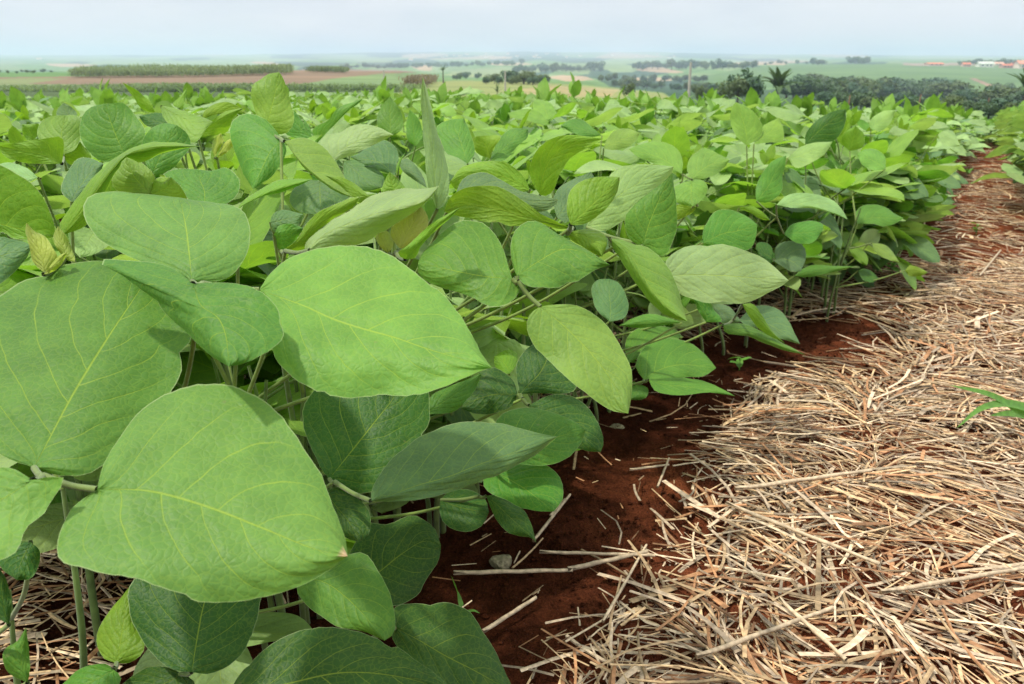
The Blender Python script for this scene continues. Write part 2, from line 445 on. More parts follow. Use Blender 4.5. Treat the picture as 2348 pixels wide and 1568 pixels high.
TV = terr(PX, PY)
# rounded slopes behind the skyline so that the sheet does not end in a cliff edge
back = TV[-1] + (TV[-1] - CAM) * .3; back[:, 2] -= 120
TVA = np.concatenate([TV.reshape(-1, 3), back])
def inpoly(px, py, poly):
    c = np.zeros(px.shape, bool); n = len(poly)
    for i in range(n):
        x1, y1 = poly[i]; x2, y2 = poly[(i + 1) % n]
        k = ((y1 > py) != (y2 > py)) & (px < (x2 - x1) * (py - y1) / (y2 - y1 + 1e-9) + x1)
        c ^= k
    return c
GREEN, PALE, TAN, BROWN, OLIVE, DARK = (.13, .22, .075), (.20, .27, .12), (.38, .28, .17), (.215, .15, .095), (.22, .25, .09), (.05, .095, .055)
wx = PX + 5 * (value_noise(PX, PY, .03, 21) - .5); wy = PY + 1.6 * (value_noise(PX, PY, .02, 22) - .5)
TT = np.empty(PX.shape + (3,)); TT[:] = GREEN
far = np.exp(logd(PX, PY))
cell = np.random.default_rng(5).random((400, 3))
# patchwork of far fields (irregular cells on the ground)
seeds_a = np.random.default_rng(9).uniform([-500, 118], [2900, 190], (400, 2))
pa = np.stack([PX, PY], -1)
best = np.full(PX.shape, 1e9); idx = np.zeros(PX.shape, int)
for k, (a, b) in enumerate(seeds_a):
    dd = ((wx - a) / 9) ** 2 + (wy - b) ** 2 * (1.0 if b > 150 else 3.0)
    mk = dd < best; best[mk] = dd[mk]; idx[mk] = k
pal = np.array([GREEN, PALE, GREEN, TAN, DARK, DARK, DARK, PALE, (.17, .24, .10)])
patch = pal[(cell[idx, 0] * len(pal)).astype(int)]
mk = far > 900
TT[mk] = patch[mk]
for poly, colr in [
    ([(-500, 150), (140, 163), (200, 176), (0, 182), (-500, 186)], (.10, .19, .06)),
    ([(-500, 182), (100, 176), (330, 172), (500, 168), (700, 160), (905, 160), (985, 170), (985, 232), (-500, 232)], BROWN),
    ([(-500, 181), (0, 181), (70, 178), (160, 180), (60, 192), (330, 197), (520, 205), (-500, 215)], (.19, .22, .095)),
    ([(-500, 410), (-500, 203), (640, 203), (660, 210), (1000, 212), (1000, 410)], (.075, .11, .045)),
    ([(640, 232), (655, 200), (760, 181), (880, 168), (985, 166), (1000, 180), (985, 232)], (.165, .235, .095)),
    ([(900, 232), (920, 200), (945, 196), (985, 189), (1050, 184), (1200, 186), (1400, 201), (1520, 214), (1560, 240), (900, 240)], OLIVE),
    ([(1180, 205), (1260, 196), (1420, 206), (1400, 222), (1180, 222)], (.30, .26, .12)),
    ([(1015, 172), (1040, 163), (1100, 156), (1230, 152), (1310, 152), (1200, 172), (1080, 178)], (.22, .27, .12)),
    ([(1250, 177), (1290, 172), (1340, 176), (1364, 184), (1300, 187)], TAN),
    ([(1365, 180), (1500, 186), (1620, 186), (1700, 200), (1700, 232), (1560, 236), (1520, 213), (1400, 200)], DARK),
    ([(1580, 186), (1700, 156), (1850, 147), (2080, 147), (2500, 150), (2900, 152), (2900, 225), (2190, 218), (2100, 190), (1900, 192), (1700, 205)], (.115, .19, .065)),
    ([(2222, 180), (2236, 180), (2300, 206), (2282, 206)], (.30, .19, .13)),
    ([(2070, 150), (2347, 152), (2900, 152), (2900, 147), (2070, 144)], (.28, .22, .16)),
    ([(1580, 205), (1800, 205), (1850, 192), (2190, 220), (2900, 228), (2900, 410), (1560, 410)], (.06, .105, .045)),
]:
    TT[inpoly(wx, wy, poly)] = colr
back_t = TT[-1]
TTA = np.concatenate([TT.reshape(-1, 3), back_t])
terrain = link("hills", mesh_np("hills", TVA, grid_faces(nrow + 1, len(tx)), M_FIELD, None, TTA))
tag(terrain, kind='structure')

# ------------------------------------------------------------------ soybean leaves, hero plants (surveyed one by one)
KD = 2347 / 3000
REG = {'D': (0, 0, KD), 'R4': (0, 400, 2.24), 'R5': (800, 400, 2.24), 'R6': (1500, 400, 2.24), 'R7': (0, 1300, 2.227),
       'R8': (800, 1000, 2.24), 'R1': (0, 0, 2.348), 'R2': (1000, 0, 2.348), 'R3': (2000, 0, 2.348), 'RB': (700, 1500, 2.935),
       'RL': (0, 1000, 1.7417), 'RA': (700, 250, 2.935), 'R9': (1400, 250, 2.935), 'RC': (0, 200, 2.935), 'RD': (2100, 250, 2.614)}
def sv(reg, pts):
    ox, oy, s = REG[reg]
    a = np.asarray(pts, float).reshape(-1, 2)
    return np.stack([(ox + a[:, 0] / s) * KD, (oy + a[:, 1] / s) * KD], 1)
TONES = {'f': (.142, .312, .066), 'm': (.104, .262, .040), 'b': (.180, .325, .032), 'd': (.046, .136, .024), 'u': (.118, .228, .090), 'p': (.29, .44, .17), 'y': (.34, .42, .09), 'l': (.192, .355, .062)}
NORM = {'U': (0, -.35, .94), 'F': (0, -.6, .8), 'C': (0, -.88, .47), 'B': (0, -.93, -.28), 'G': (.05, -.15, 1), 'R': (.45, -.5, .75), 'L': (-.45, -.5, .75), 'CR': (.45, -.8, .4), 'CL': (-.45, -.8, .4)}
HERO = {}
def H(name, plant, reg, dep, n, tone, base, tip, left, right, mid=None, fl=0.004, fr=0.004, td=0.0, wave=.0026):
    HERO[name] = dict(plant=plant, reg=reg, dep=dep, n=NORM[n] if isinstance(n, str) else n, tone=TONES[tone], base=base, tip=tip, left=left, right=right, mid=mid, fl=fl, fr=fr, td=td, wave=wave)
# --- plant 1, lower left corner
H('F1', 1, 'D', .285, (.12, -.42, .9), 'f', (222,1122), (797,1275), [235,1072,285,985,340,925,420,890,510,882,590,910,650,960,700,1030,745,1110,775,1190,792,1240], [165,1165,132,1230,135,1282,190,1305,290,1320,370,1345,430,1366,441,1379,520,1380,620,1365,700,1340,760,1305], [340,1125,470,1160,600,1210,720,1258], .006, .004, 0)
H('L1', 1, 'D', .305, (.1, -.40, .91), 'm', (78,1072), (352,612), [0,1040,-60,950,-80,820,-20,700,60,640,140,608,220,598,300,603], [110,1085,190,1088,240,1062,262,1022,285,1000,340,960,400,885,432,800,441,750,420,700,390,650], [170,900,250,770,315,672], .008, .006, .01)
H('L2', 1, 'D', .275, (-.1, -.5, .86), 'l', (75,1100), (-150,1230), [30,1075,-30,1070,-100,1120], [110,1094,146,1097,120,1145,100,1180,60,1210,38,1262,0,1285,-70,1290], [20,1135,-60,1180])
H('BK', 1, 'R7', .41, (.05, -.55, .83), 'd', (1250,1490), (1400,850), [1150,1480,1050,1425,960,1330,900,1230,862,1160,835,1060,835,960,880,880,1100,830], [1350,1503,1480,1455,1580,1370,1640,1260,1680,1130,1700,1020,1720,920,1600,850], [1290,1250,1330,1050], .004, .004)
H('BL', 1, 'R7', .42, 'F', 'b', (760,1432), (850,930), [680,1402,632,1310,640,1220,680,1140,740,1060,800,990], [840,1432,920,1380,945,1320,920,1200,890,1060])
H('BM', 1, 'R7', .40, 'U', 'm', (740,1475), (330,1660), [700,1440,640,1437,520,1470,430,1545], [790,1520,760,1600,600,1680])
H('BN', 1, 'R7', .42, 'U', 'd', (1180,1500), (720,1700), [1120,1465,1000,1452,900,1490,800,1570], [1260,1540,1270,1640,1000,1740])
H('EL', 1, 'R7', .33, (.3, -.8, .5), 'd', (60,1180), (0,820), [-30,1120,-60,960], [75,1060,60,960,40,880])
H('EM', 1, 'R7', .34, (.2, -.8, .5), 'm', (180,1560), (170,1200), [60,1500,15,1400,40,1330,110,1290], [195,1480,190,1350])
H('EN', 1, 'R7', .36, 'F', 'd', (200,640), (110,890), [100,640,10,720,0,800], [260,700,250,800,200,880])
# --- plant 2: trifoliate in the middle (A, B, C1)
H('A', 2, 'R4', .365, (.02, -.62, .78), 'f', (1258,950), (1180,400), [1180,920,1000,850,850,790,720,722,620,645,560,560,538,480,565,410,640,370,760,360,900,372,1050,388], [1340,957,1440,945,1540,890,1610,800,1640,680,1640,580,1610,500,1560,463,1450,440,1320,425], [1240,750,1222,600,1195,470], .010, .010, .03)
H('B', 2, 'R4', .335, (.03, -.42, .9), 'm', (1265,965), (1502,1510), [1170,885,1050,835,900,815,760,808,655,822,760,885,850,950,960,1040,1100,1170,1230,1300,1400,1450], [1400,958,1560,970,1700,1010,1780,1070,1830,1160,1842,1230,1862,1300,1840,1350,1740,1425,1600,1492], [1320,1110,1430,1190,1480,1300], .016, .004, 0)
H('C1', 2, 'R5', .36, (.06, -.45, .89), 'l', (-92,1005), (1437,1520), [-40,920,0,870,100,800,200,760,350,725,500,717,640,735,760,780,870,850,970,920,1070,1000,1150,1080,1240,1190,1310,1310,1370,1430], [-70,1100,-40,1250,0,1420,60,1525,200,1625,340,1685,500,1708,680,1708,900,1693,1100,1645,1250,1585,1380,1532], [60,1060,200,1110,400,1200,600,1265,800,1320,1000,1390,1200,1450], .004, .006, -.01)
H('T', 2, 'RC', .53, (0, -.5, .85), 'm', (1750,1215), (1700,870), [1560,1080,1480,990,1410,905,1520,868], [1900,1190,2030,1100,2067,980,2010,895,1940,850,1830,882])
H('U1', 2, 'RC', .46, 'C', 'l', (1285,1085), (1085,770), [1100,1070,1000,1050,968,985,975,900,1000,830], [1340,990,1310,900,1230,820,1160,785])
H('U2', 2, 'RC', .46, 'C', 'b', (1285,1080), (1475,940), [1300,1010,1350,945,1410,938], [1400,1160,1610,1145,1580,1060,1530,990])
H('S', 2, 'RA', .47, (0, -.75, .5), 'b', (-20,1070), (632,808), [40,990,150,920,270,845,370,808,500,805], [80,1010,200,955,330,930,450,890,560,840], None, .012, .012)
H('LOW', 2, 'R8', .44, 'F', 'd', (330,1000), (560,1317), [420,955,520,1008,600,1070,640,1160,625,1270], [330,1120,420,1250,500,1300])
# --- plant 3: dark trifoliate under the bright leaf
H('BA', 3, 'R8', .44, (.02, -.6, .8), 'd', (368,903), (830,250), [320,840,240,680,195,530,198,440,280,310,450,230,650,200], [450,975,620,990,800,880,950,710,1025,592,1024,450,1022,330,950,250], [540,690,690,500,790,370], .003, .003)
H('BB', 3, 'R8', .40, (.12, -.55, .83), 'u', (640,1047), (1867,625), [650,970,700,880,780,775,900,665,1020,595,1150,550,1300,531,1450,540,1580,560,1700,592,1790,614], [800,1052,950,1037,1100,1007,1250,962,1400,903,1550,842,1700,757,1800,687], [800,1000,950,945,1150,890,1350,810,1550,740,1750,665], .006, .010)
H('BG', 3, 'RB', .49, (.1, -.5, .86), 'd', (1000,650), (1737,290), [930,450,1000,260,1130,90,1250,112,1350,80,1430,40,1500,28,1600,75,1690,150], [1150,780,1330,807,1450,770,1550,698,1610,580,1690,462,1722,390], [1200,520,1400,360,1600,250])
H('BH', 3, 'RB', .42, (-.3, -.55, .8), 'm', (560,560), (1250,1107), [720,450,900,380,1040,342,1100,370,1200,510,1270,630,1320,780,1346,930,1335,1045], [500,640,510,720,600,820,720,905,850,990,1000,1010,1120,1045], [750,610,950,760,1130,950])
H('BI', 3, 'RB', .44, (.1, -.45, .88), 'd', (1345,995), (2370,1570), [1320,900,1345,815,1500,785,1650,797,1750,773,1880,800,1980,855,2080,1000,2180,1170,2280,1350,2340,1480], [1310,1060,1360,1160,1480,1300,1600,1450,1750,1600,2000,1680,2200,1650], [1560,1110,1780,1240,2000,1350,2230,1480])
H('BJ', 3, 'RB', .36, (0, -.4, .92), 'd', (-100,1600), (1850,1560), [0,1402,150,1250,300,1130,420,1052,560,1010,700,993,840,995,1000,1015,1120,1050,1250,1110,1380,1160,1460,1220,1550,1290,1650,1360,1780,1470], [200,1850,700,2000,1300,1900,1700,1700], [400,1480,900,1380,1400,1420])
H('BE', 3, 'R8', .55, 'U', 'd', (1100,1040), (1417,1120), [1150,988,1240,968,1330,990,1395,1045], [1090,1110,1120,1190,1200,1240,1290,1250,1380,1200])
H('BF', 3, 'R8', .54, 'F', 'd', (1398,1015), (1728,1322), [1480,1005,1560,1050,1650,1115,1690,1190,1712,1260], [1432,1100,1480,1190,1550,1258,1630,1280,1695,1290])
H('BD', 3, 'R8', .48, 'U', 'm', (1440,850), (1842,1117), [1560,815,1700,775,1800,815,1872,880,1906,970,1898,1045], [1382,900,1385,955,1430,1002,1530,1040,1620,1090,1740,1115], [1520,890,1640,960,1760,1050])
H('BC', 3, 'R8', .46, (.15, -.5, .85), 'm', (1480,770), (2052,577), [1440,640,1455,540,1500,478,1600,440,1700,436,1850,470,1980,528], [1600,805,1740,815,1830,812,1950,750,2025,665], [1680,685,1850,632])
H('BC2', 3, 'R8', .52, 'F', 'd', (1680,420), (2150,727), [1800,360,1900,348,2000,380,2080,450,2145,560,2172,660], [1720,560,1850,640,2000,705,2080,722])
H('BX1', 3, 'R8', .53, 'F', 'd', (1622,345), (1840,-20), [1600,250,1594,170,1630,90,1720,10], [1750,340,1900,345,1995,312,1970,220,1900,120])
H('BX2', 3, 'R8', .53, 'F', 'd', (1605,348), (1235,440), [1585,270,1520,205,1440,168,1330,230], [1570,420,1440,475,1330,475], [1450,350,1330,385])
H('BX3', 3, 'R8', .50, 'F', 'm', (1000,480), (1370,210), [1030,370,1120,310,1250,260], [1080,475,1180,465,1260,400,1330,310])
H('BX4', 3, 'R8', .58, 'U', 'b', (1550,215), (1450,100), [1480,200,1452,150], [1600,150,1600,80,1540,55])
# --- plant 4: centre right trifoliate (W, X, Y)
H('W', 4, 'R5', .425, (-.05, -.6, .8), 'm', (1568,932), (950,835), [1548,860,1512,740,1452,640,1382,570,1290,548,1180,575,1050,690,975,775], [1622,965,1616,1030,1560,1092,1460,1119,1400,1112,1320,1062,1180,1012,1050,972,955,905], [1400,920,1200,885,1050,850], .006, .006)
H('X', 4, 'R5', .425, (.05, -.55, .83), 'm', (1600,915), (2210,842), [1568,830,1562,700,1590,620,1640,570,1720,553,1800,590,1900,650,2050,740,2150,800], [1650,972,1750,992,1900,987,2000,952,2100,882,2180,855], [1750,815,1900,740,2050,765], .008, .004)
H('Y', 4, 'D', .42, (.08, -.62, .78), 'l', (1238,703), (1440,948), [1270,698,1330,703,1380,734,1416,780,1440,830,1449,870,1446,915], [1215,720,1207,750,1225,792,1270,840,1310,875,1360,915,1402,941], [1290,745,1350,805,1400,870], .003, .003)
H('AG1', 4, 'R5', .47, (0, -.95, .05), 'b', (1965,600), (1122,492), [1850,555,1750,500,1650,430,1550,362,1440,325,1330,325,1230,350,1160,402], [1870,607,1750,577,1600,587,1450,572,1300,542,1180,515], [1700,540,1450,470,1250,450], .0, .0)
H('AG2', 4, 'R5', .50, (.1, -.55, .83), 'u', (1190,395), (1872,412), [1230,300,1300,250,1400,235,1500,285,1600,345,1750,390], [1330,450,1550,500,1680,500,1760,492,1840,465])
H('AG3', 4, 'R5', .56, (0, -.9, .25), 'b', (1685,350), (1160,300), [1650,270,1570,192,1470,158,1350,165,1230,210], [1600,380,1450,400,1300,380,1200,350], [1500,260,1330,240])
H('AD', 4, 'R6', .45, (.1, -.85, .5), 'b', (385,577), (706,265), [362,500,368,400,400,330,480,282,600,262], [430,582,500,562,590,500,662,420,702,320], [480,490,600,378])
H('AE', 4, 'R6', .46, (.1, -.7, .7), 'b', (362,640), (592,790), [430,613,520,608,590,630,627,690], [390,680,450,715,540,770], [470,650,560,720], .006, .006)
H('AF', 4, 'R2', .57, (0, -.95, 0), 'b', (1722-70,1250), (1812,956), [1322,1200,1310,1120,1325,1060,1370,1000,1415,958,1480,937,1600,935,1720,938], [1745,1180,1600,1160,1590,1095,1650,1022,1740,985], [1500,1150,1530,1060,1600,990]) if False else None
HERO.pop('AF', None)
H('AF', 4, 'D', .57, (0, -.95, -.1), 'b', (1238,447), (1383,318), [1219,420,1214,388,1228,348,1255,322,1290,311,1340,312], [1256,448,1272,430,1284,398,1310,362,1352,336], [1243,410,1262,365,1310,335], .0, .0)
H('AL', 4, 'D', .46, (.1, -.97, .18), 'p', (1002,480), (969,175), [985,440,977,400,972,340,968,280,964,215], [1020,470,1029,432,1027,390,1015,340,1000,290,985,230], [995,400,985,300], .004, .012)
H('AM', 4, 'R5', .42, (.1, -.95, -.2), 'b', (868,805), (1222,468), [815,770,900,700,980,620,1070,552,1160,500], [930,800,962,740,1005,680,1085,600,1170,530])
H('AM2', 4, 'R5', .45, 'C', 'y', (835,740), (968,455), [770,650,790,570,880,500], [940,690,1012,600,1015,520])
H('AM3', 4, 'R5', .45, 'C', 'y', (760,770), (690,600), [700,720,670,650], [790,700,760,630])
H('AH', 4, 'R5', .425, (0, -.75, .6), 'p', (240,747), (1087,326), [208,738,215,700,260,650,340,590,430,530,500,490,580,430,700,370,850,348,1000,340], [400,740,500,722,600,692,700,640,800,580,900,515,1000,440], [285,690,380,620,480,580,640,520,780,480,900,455,1010,415], .02, .02)
H('AI', 4, 'R5', .47, (0, -.95, -.1), 'b', (55,752), (572,398), [140,695,180,640,220,570,290,500,400,450,520,400], [200,747,270,640,400,540,530,460])
H('AJ', 4, 'R5', .50, 'C', 'b', (640,402), (342,255), [540,310,430,262], [575,440,520,395,440,325])
H('AK', 4, 'R5', .50, 'C', 'b', (800,380), (765,230), [712,370,728,300], [870,348,830,288])
H('AK2', 4, 'R5', .52, 'C', 'b', (815,260), (872,103), [808,200,830,150], [826,210,840,160])
# --- plant 5: right of the row front
H('Z', 5, 'D', .50, (.25, -.75, .6), 'p', (1520,632), (1808,643), [1530,592,1570,566,1640,558,1710,574,1760,600,1796,632], [1552,670,1600,690,1660,698,1720,691,1772,666,1800,650], [1600,630,1680,633,1750,639], .004, .004)
H('AA', 5, 'R6', .46, (.1, -.75, .6), 'l', (640,670), (1151,1213), [700,672,800,705,880,722,965,785,1042,890,1092,1000,1112,1090], [648,705,700,790,800,945,900,1080,1020,1180], [745,735,830,860,920,1010,1040,1140], .014, .014)
H('AB', 5, 'R6', .52, (.2, -.9, .35), 'm', (862,718), (1052,238), [800,702,745,622,744,520,800,450,900,370,1000,290], [930,765,1000,785,1052,700,1082,600,1082,450,1066,330], [890,600,950,450])
H('AC', 5, 'R6', .56, (.2, -.75, .6), 'p', (490,596), (1060,198), [520,500,600,360,640,250,720,200,820,180,920,183], [600,622,665,592,742,540,782,470,862,390,952,340,1040,262], [700,390,900,270])
H('AC2', 5, 'R6', 0.84, (.15, -.7, .65), 'm', (1255,700), (1610,580), [1250,640,1282,560,1332,490,1400,478,1500,502,1590,560], [1330,735,1450,745,1560,742,1600,660])
H('AN', 5, 'R6', 0.79, 'C', 'b', (1240,697), (1130,548), [1165,600,1210,645], [1150,620,1190,672])
H('AO', 5, 'R6', 0.76, 'F', 'u', (640,1215), (640,935), [560,1142,528,1060,525,980,562,940], [740,1190,764,1120,742,1030,700,960])
H('AP', 5, 'R6', 0.76, (0, -.9, .2), 'm', (1115,1222), (703,1240), [1020,1188,900,1163,780,1197], [1050,1228,950,1248,800,1255], None, .01, .004)
H('AQ', 5, 'R6', 0.84, 'U', 'm', (765,1490), (1085,1340), [742,1400,760,1310,830,1258,950,1243,1050,1258,1110,1305], [850,1440,960,1390])
H('AR', 5, 'R6', 0.8, 'U', 'm', (865,1595), (1340,1520), [812,1520,838,1420,900,1350,1000,1325,1120,1338,1200,1370,1285,1450], [1000,1610,1150,1580,1260,1572])
H('AR2', 5, 'D', 0.79, 'G', 'm', (1487,870), (1685,908), [1540,867,1600,870,1650,889], [1500,895,1560,906,1625,900])
H('AR3', 5, 'D', 0.8, 'F', 'm', (1462,880), (1440,915), [1452,875,1445,895], [1485,890,1482,910,1465,917])
H('AS', 5, 'R6', 0.8, (.1, -.7, .7), 'm', (1385,1238), (1927,1432), [1500,1222,1620,1270,1750,1340], [1400,1288,1550,1312,1700,1372,1820,1412], None, .008, .008)
H('AT', 5, 'R6', 0.78, (.3, -.9, .2), 'b', (1510,1100), (1790,1355), [1582,1098,1645,1180,1710,1280], [1555,1180,1640,1280])
H('AU', 5, 'R6', 0.88, 'F', 'u', (1490,1205), (1890,1362), [1540,1150,1620,1108,1700,1113,1780,1158,1822,1220,1855,1290], [1530,1235,1650,1265,1760,1325])
H('AV', 5, 'R6', 0.84, 'F', 'u', (1312,1100), (1505,1215), [1370,1100,1430,1120,1480,1180], [1320,1160,1380,1225,1450,1228])
H('AW', 5, 'R6', 0.76, (.2, -.9, .2), 'm', (1275,1220), (1190,1070), [1220,1140,1200,1080], [1380,1210,1320,1130,1300,1085])
# --- plant 6: further along the row
H('HA', 6, 'R6', 1.12, 'F', 'u', (1722,820), (1895,885), [1735,720,1800,688,1870,690,1922,730,1928,800], [1770,850,1830,885])
H('HA2', 6, 'R6', 1.13, 'F', 'd', (1715,800), (1600,740), [1700,720,1640,692,1605,705], [1690,850,1640,830])
H('HB', 6, 'R6', 1.08, (.1, -.85, .45), 'm', (1604,425), (1800,124), [1598,360,1620,280,1655,220,1710,160], [1660,437,1730,405,1776,340,1772,260,1792,200])
H('HC', 6, 'R6', 1.05, (.1, -.65, .75), 'p', (1735,450), (2202,545), [1800,388,1900,368,2020,385,2120,430,2180,500], [1850,468,1980,472,2100,505])
H('HD', 6, 'R6', 1.12, 'F', 'm', (1785,640), (2035,625), [1830,580,1900,560,1960,553,2042,575], [1850,690,1900,705,1980,692])
H('HE', 6, 'R6', 1.06, (0, -.95, 0), 'b', (1490,470), (1695,550), [1560,455,1640,490], [1560,500,1640,545])
H('HF', 6, 'RD', 1.42, 'F', 'm', (1078,1062), (1432,1016), [1060,985,1100,930,1200,913,1300,938,1375,990], [1200,1062,1280,1082,1360,1062])
H('HG', 6, 'RD', 1.38, 'C', 'l', (1008,1250), (1150,1382), [1080,1238,1140,1285,1160,1340], [1050,1320,1100,1362])
H('HH', 6, 'RD', 1.38, 'F', 'l', (1188,1208), (1402,1362), [1290,1222,1350,1280], [1220,1285,1310,1335])
H('HI', 6, 'RD', 1.2, (0, -.9, .2), 'm', (592,1462), (1065,1386), [650,1408,750,1375,900,1383], [700,1470,800,1452,950,1415], None, .01, .002)
H('HJ', 6, 'RD', 1.36, 'C', 'b', (1440,1420), (1620,1435), [1480,1380,1560,1400], [1480,1462,1560,1460])
H('HK', 6, 'RD', 1.4, 'U', 'd', (1080,1420), (1240,1480), [1120,1405,1180,1420], [1120,1490,1200,1510])
# --- plant 7: left, middle distance
H('C', 7, 'R4', .44, (-.1, -.85, .4), 'b', (415,645), (1322,65), [384,592,480,440,600,285,720,172,850,82,960,38,1150,44], [560,585,660,425,760,225,830,138,920,168,1050,112,1200,78], [480,560,600,400,720,240,840,120,1000,75], .012, .02)
H('D1', 7, 'R4', .40, 'C', 'y', (300,905), (174,566), [215,820,188,700,166,620], [380,810,340,720,290,650,230,625])
H('D2', 7, 'R4', .41, 'C', 'y', (425,805), (381,588), [365,720,350,650], [492,820,455,700,425,640])
H('D3', 7, 'R4', .395, 'C', 'y', (285,905), (441,758), [335,840,390,780], [330,895,405,840])
H('E', 7, 'R4', .49, (-.1, -.95, 0), 'b', (-260,600), (362,655), [-160,330,0,185,100,240,200,300,280,400,330,500,358,590], [-100,665,0,648,100,668,200,682,300,672], [-100,560,100,600,250,630], 0, 0)
H('F', 7, 'R4', .42, (.1, -.6, .8), 'u', (-250,830), (206,715), [-150,680,0,657,100,680,160,692], [-130,940,-20,975,50,928,120,862,185,780])
H('G', 7, 'R4', .56, (-.05, -.95, -.1), 'b', (405,178), (-15,62), [418,95,408,5,300,14,150,34], [300,181,150,170,50,143,10,105], [280,120,130,90], 0, 0)
H('V', 7, 'R4', .50, 'F', 'u', (470,430), (680,180), [403,360,428,260,470,190,520,143,600,145], [560,400,640,300])
H('GV', 7, 'R4', .62, 'U', 'p', (250,270), (-60,200), [180,210,60,170], [180,300,60,280])
# --- plant 8: left, behind
H('HB1', 8, 'RC', .62, (0, -.88, .45), 'm', (1062,730), (900,305), [930,810,800,760,720,660,685,570,690,470,715,390,790,330], [1180,700,1240,620,1248,530,1200,450,1120,350,1060,295,980,300], [990,560,930,400], .004, .004)
H('HI1', 8, 'RC', .68, (0, -.85, .5), 'l', (540,740), (560,405), [400,650,322,590,330,500,380,440,460,410], [640,700,700,560,695,430,640,405])
H('HI2', 8, 'RC', .70, (0, -.95, -.1), 'b', (545,760), (690,630), [580,690,650,640], [600,830,790,780,740,700])
H('HJ1', 8, 'RC', .80, (.1, -.9, .2), 'b', (1335,382), (1050,118), [1300,300,1240,240,1170,185], [1280,378,1215,345,1150,255], None, .0, .01)
H('HK1', 8, 'RC', .65, 'F', 'l', (1385,320), (1830,460), [1500,343,1650,388,1770,430], [1400,420,1500,525,1630,645,1700,620,1760,540])
H('HK2', 8, 'RC', .66, 'F', 'd', (1570,530), (1195,412), [1500,440,1400,388,1300,388], [1450,530,1330,520,1240,480])
H('HM', 8, 'RC', .58, (.1, -.85, .4), 'm', (1300,925), (1520,490), [1258,820,1225,720,1222,630,1258,560,1330,500,1420,471], [1420,905,1500,850,1580,750,1642,670,1610,560], [1380,760,1460,600])
H('HN', 8, 'RC', .75, (0, -.95, 0), 'b', (1735,445), (2132,392), [1755,370,1850,305,1950,291,2045,325], [1850,400,1950,390,2040,380])
H('HN2', 8, 'RC', .68, (.1, -.95, -.1), 'b', (1690,595), (2095,343), [1760,500,1850,430,1950,368], [1820,580,1960,545,2005,430], [1800,510,1950,410])
H('BU1', 8, 'RC', .64, 'C', 'y', (1845,765), (1900,556), [1822,680,1848,600], [1885,700,1925,620])
H('BU2', 8, 'RC', .64, 'C', 'y', (1870,770), (2008,598), [1898,690,1955,620], [1950,725,2005,660])
H('SM', 8, 'RC', .9, 'C', 'l', (1540,345), (1610,167), [1485,315,1560,230], [1565,355,1597,250])
H('DB', 8, 'RC', 1.0, 'C', 'u', (600,440), (548,296), [485,400,500,345], [665,400,615,335])
H('UB', 8, 'RC', .8, (0, -.95, -.1), 'b', (290,622), (188,482), [230,615,190,530], [335,560,335,480,260,480])
# --- plant 9: tall one behind (O, P, Q)
H('O', 9, 'R1', .62, (.02, -.93, .35), 'l', (1832,886), (1920,496), [1782,830,1740,720,1724,640,1742,580,1790,548,1850,508], [1880,922,1925,926,1975,915,2012,870,2024,800,2002,720,1977,620,1950,540], [1868,740,1902,600], .003, .003)
H('P', 9, 'D', .60, (-.05, -.75, .6), 'm', (648,320), (580,433), [606,272,560,261,531,278,527,310,540,352,557,397], [657,345,646,372,620,406], [622,345,598,392], .012, .004)
H('Q', 9, 'R5', .58, (.15, -.6, .78), 'l', (75,30), (527,402), [200,8,330,68,420,180,500,330], [200,200,330,310,450,380], [180,160,320,280,440,360], .006, .006)
H('RA1', 9, 'RA', .70, (0, -.75, .55), 'p', (790,658), (1332,426), [700,560,688,490,760,420,880,405,980,343,1080,330,1200,362], [900,628,1050,562,1200,492], [880,560,1050,470,1200,430])
H('RA2', 9, 'RA', .72, 'F', 'u', (1340,775), (955,615), [1372,650,1362,560,1300,488,1220,468,1130,508,1030,585], [1060,690,1150,742,1250,785])
H('RA3', 9, 'RA', .85, (.1, -.9, .1), 'm', (668,505), (1068,113), [625,390,780,290,822,228,880,178,980,148], [760,405,850,315,950,212,1025,160])
H('RA4', 9, 'RA', .82, 'C', 'm', (672,522), (478,218), [600,500,480,455,395,412,440,320], [545,270,605,360,655,450])
H('RA5', 9, 'RA', .78, 'F', 'u', (900,650), (1230,880), [1020,640,1140,720,1250,800], [900,760,960,880,1100,910])
H('RA6', 9, 'RA', .62, 'F', 'u', (700,820), (720,1110), [560,820,450,920,440,1010,520,1090], [850,860,950,950,900,1050,820,1100])
H('RA7', 9, 'RA', .56, 'F', 'u', (1370,660), (1615,882), [1440,630,1530,700,1590,800], [1400,730,1500,810])
H('RA8', 9, 'RA', .52, 'F', 'u', (270,1180), (560,1110), [290,1110,370,1070,480,1090], [300,1260,420,1230,520,1190])
H('RA9', 9, 'RA', .5, (0, -.95, 0), 'm', (300,1290), (560,1230), [340,1210,450,1190], [300,1350,370,1420,480,1350])
# --- plant 10: behind the centre
H('PA', 10, 'RA', 1.0, 'C', 'm', (1300,445), (1300,97), [1205,380,1188,280,1228,180], [1402,380,1404,260,1352,160])
H('PB', 10, 'RA', 1.0, 'C', 'm', (1520,525), (1468,208), [1455,480,1437,360], [1575,440,1552,300])
H('PC', 10, 'RA', .72, 'F', 'm', (1965,675), (1935,283), [1880,620,1780,585,1740,480,1688,380,1760,313], [2028,590,2008,470,1972,370])
H('PD', 10, 'RA', .8, (-.1, -.95, 0), 'b', (2165,632), (2045,438), [2060,592,2008,500,2013,448], [2185,550,2255,440,2120,432])
H('PE', 10, 'R9', .8, 'F', 'm', (105,645), (432,378), [135,560,200,440,300,368], [220,648,335,530,432,440])
H('PF', 10, 'R9', 1.0, 'F', 'l', (1082,545), (1392,408), [1118,450,1190,383,1290,373], [1180,558,1300,522,1372,462])
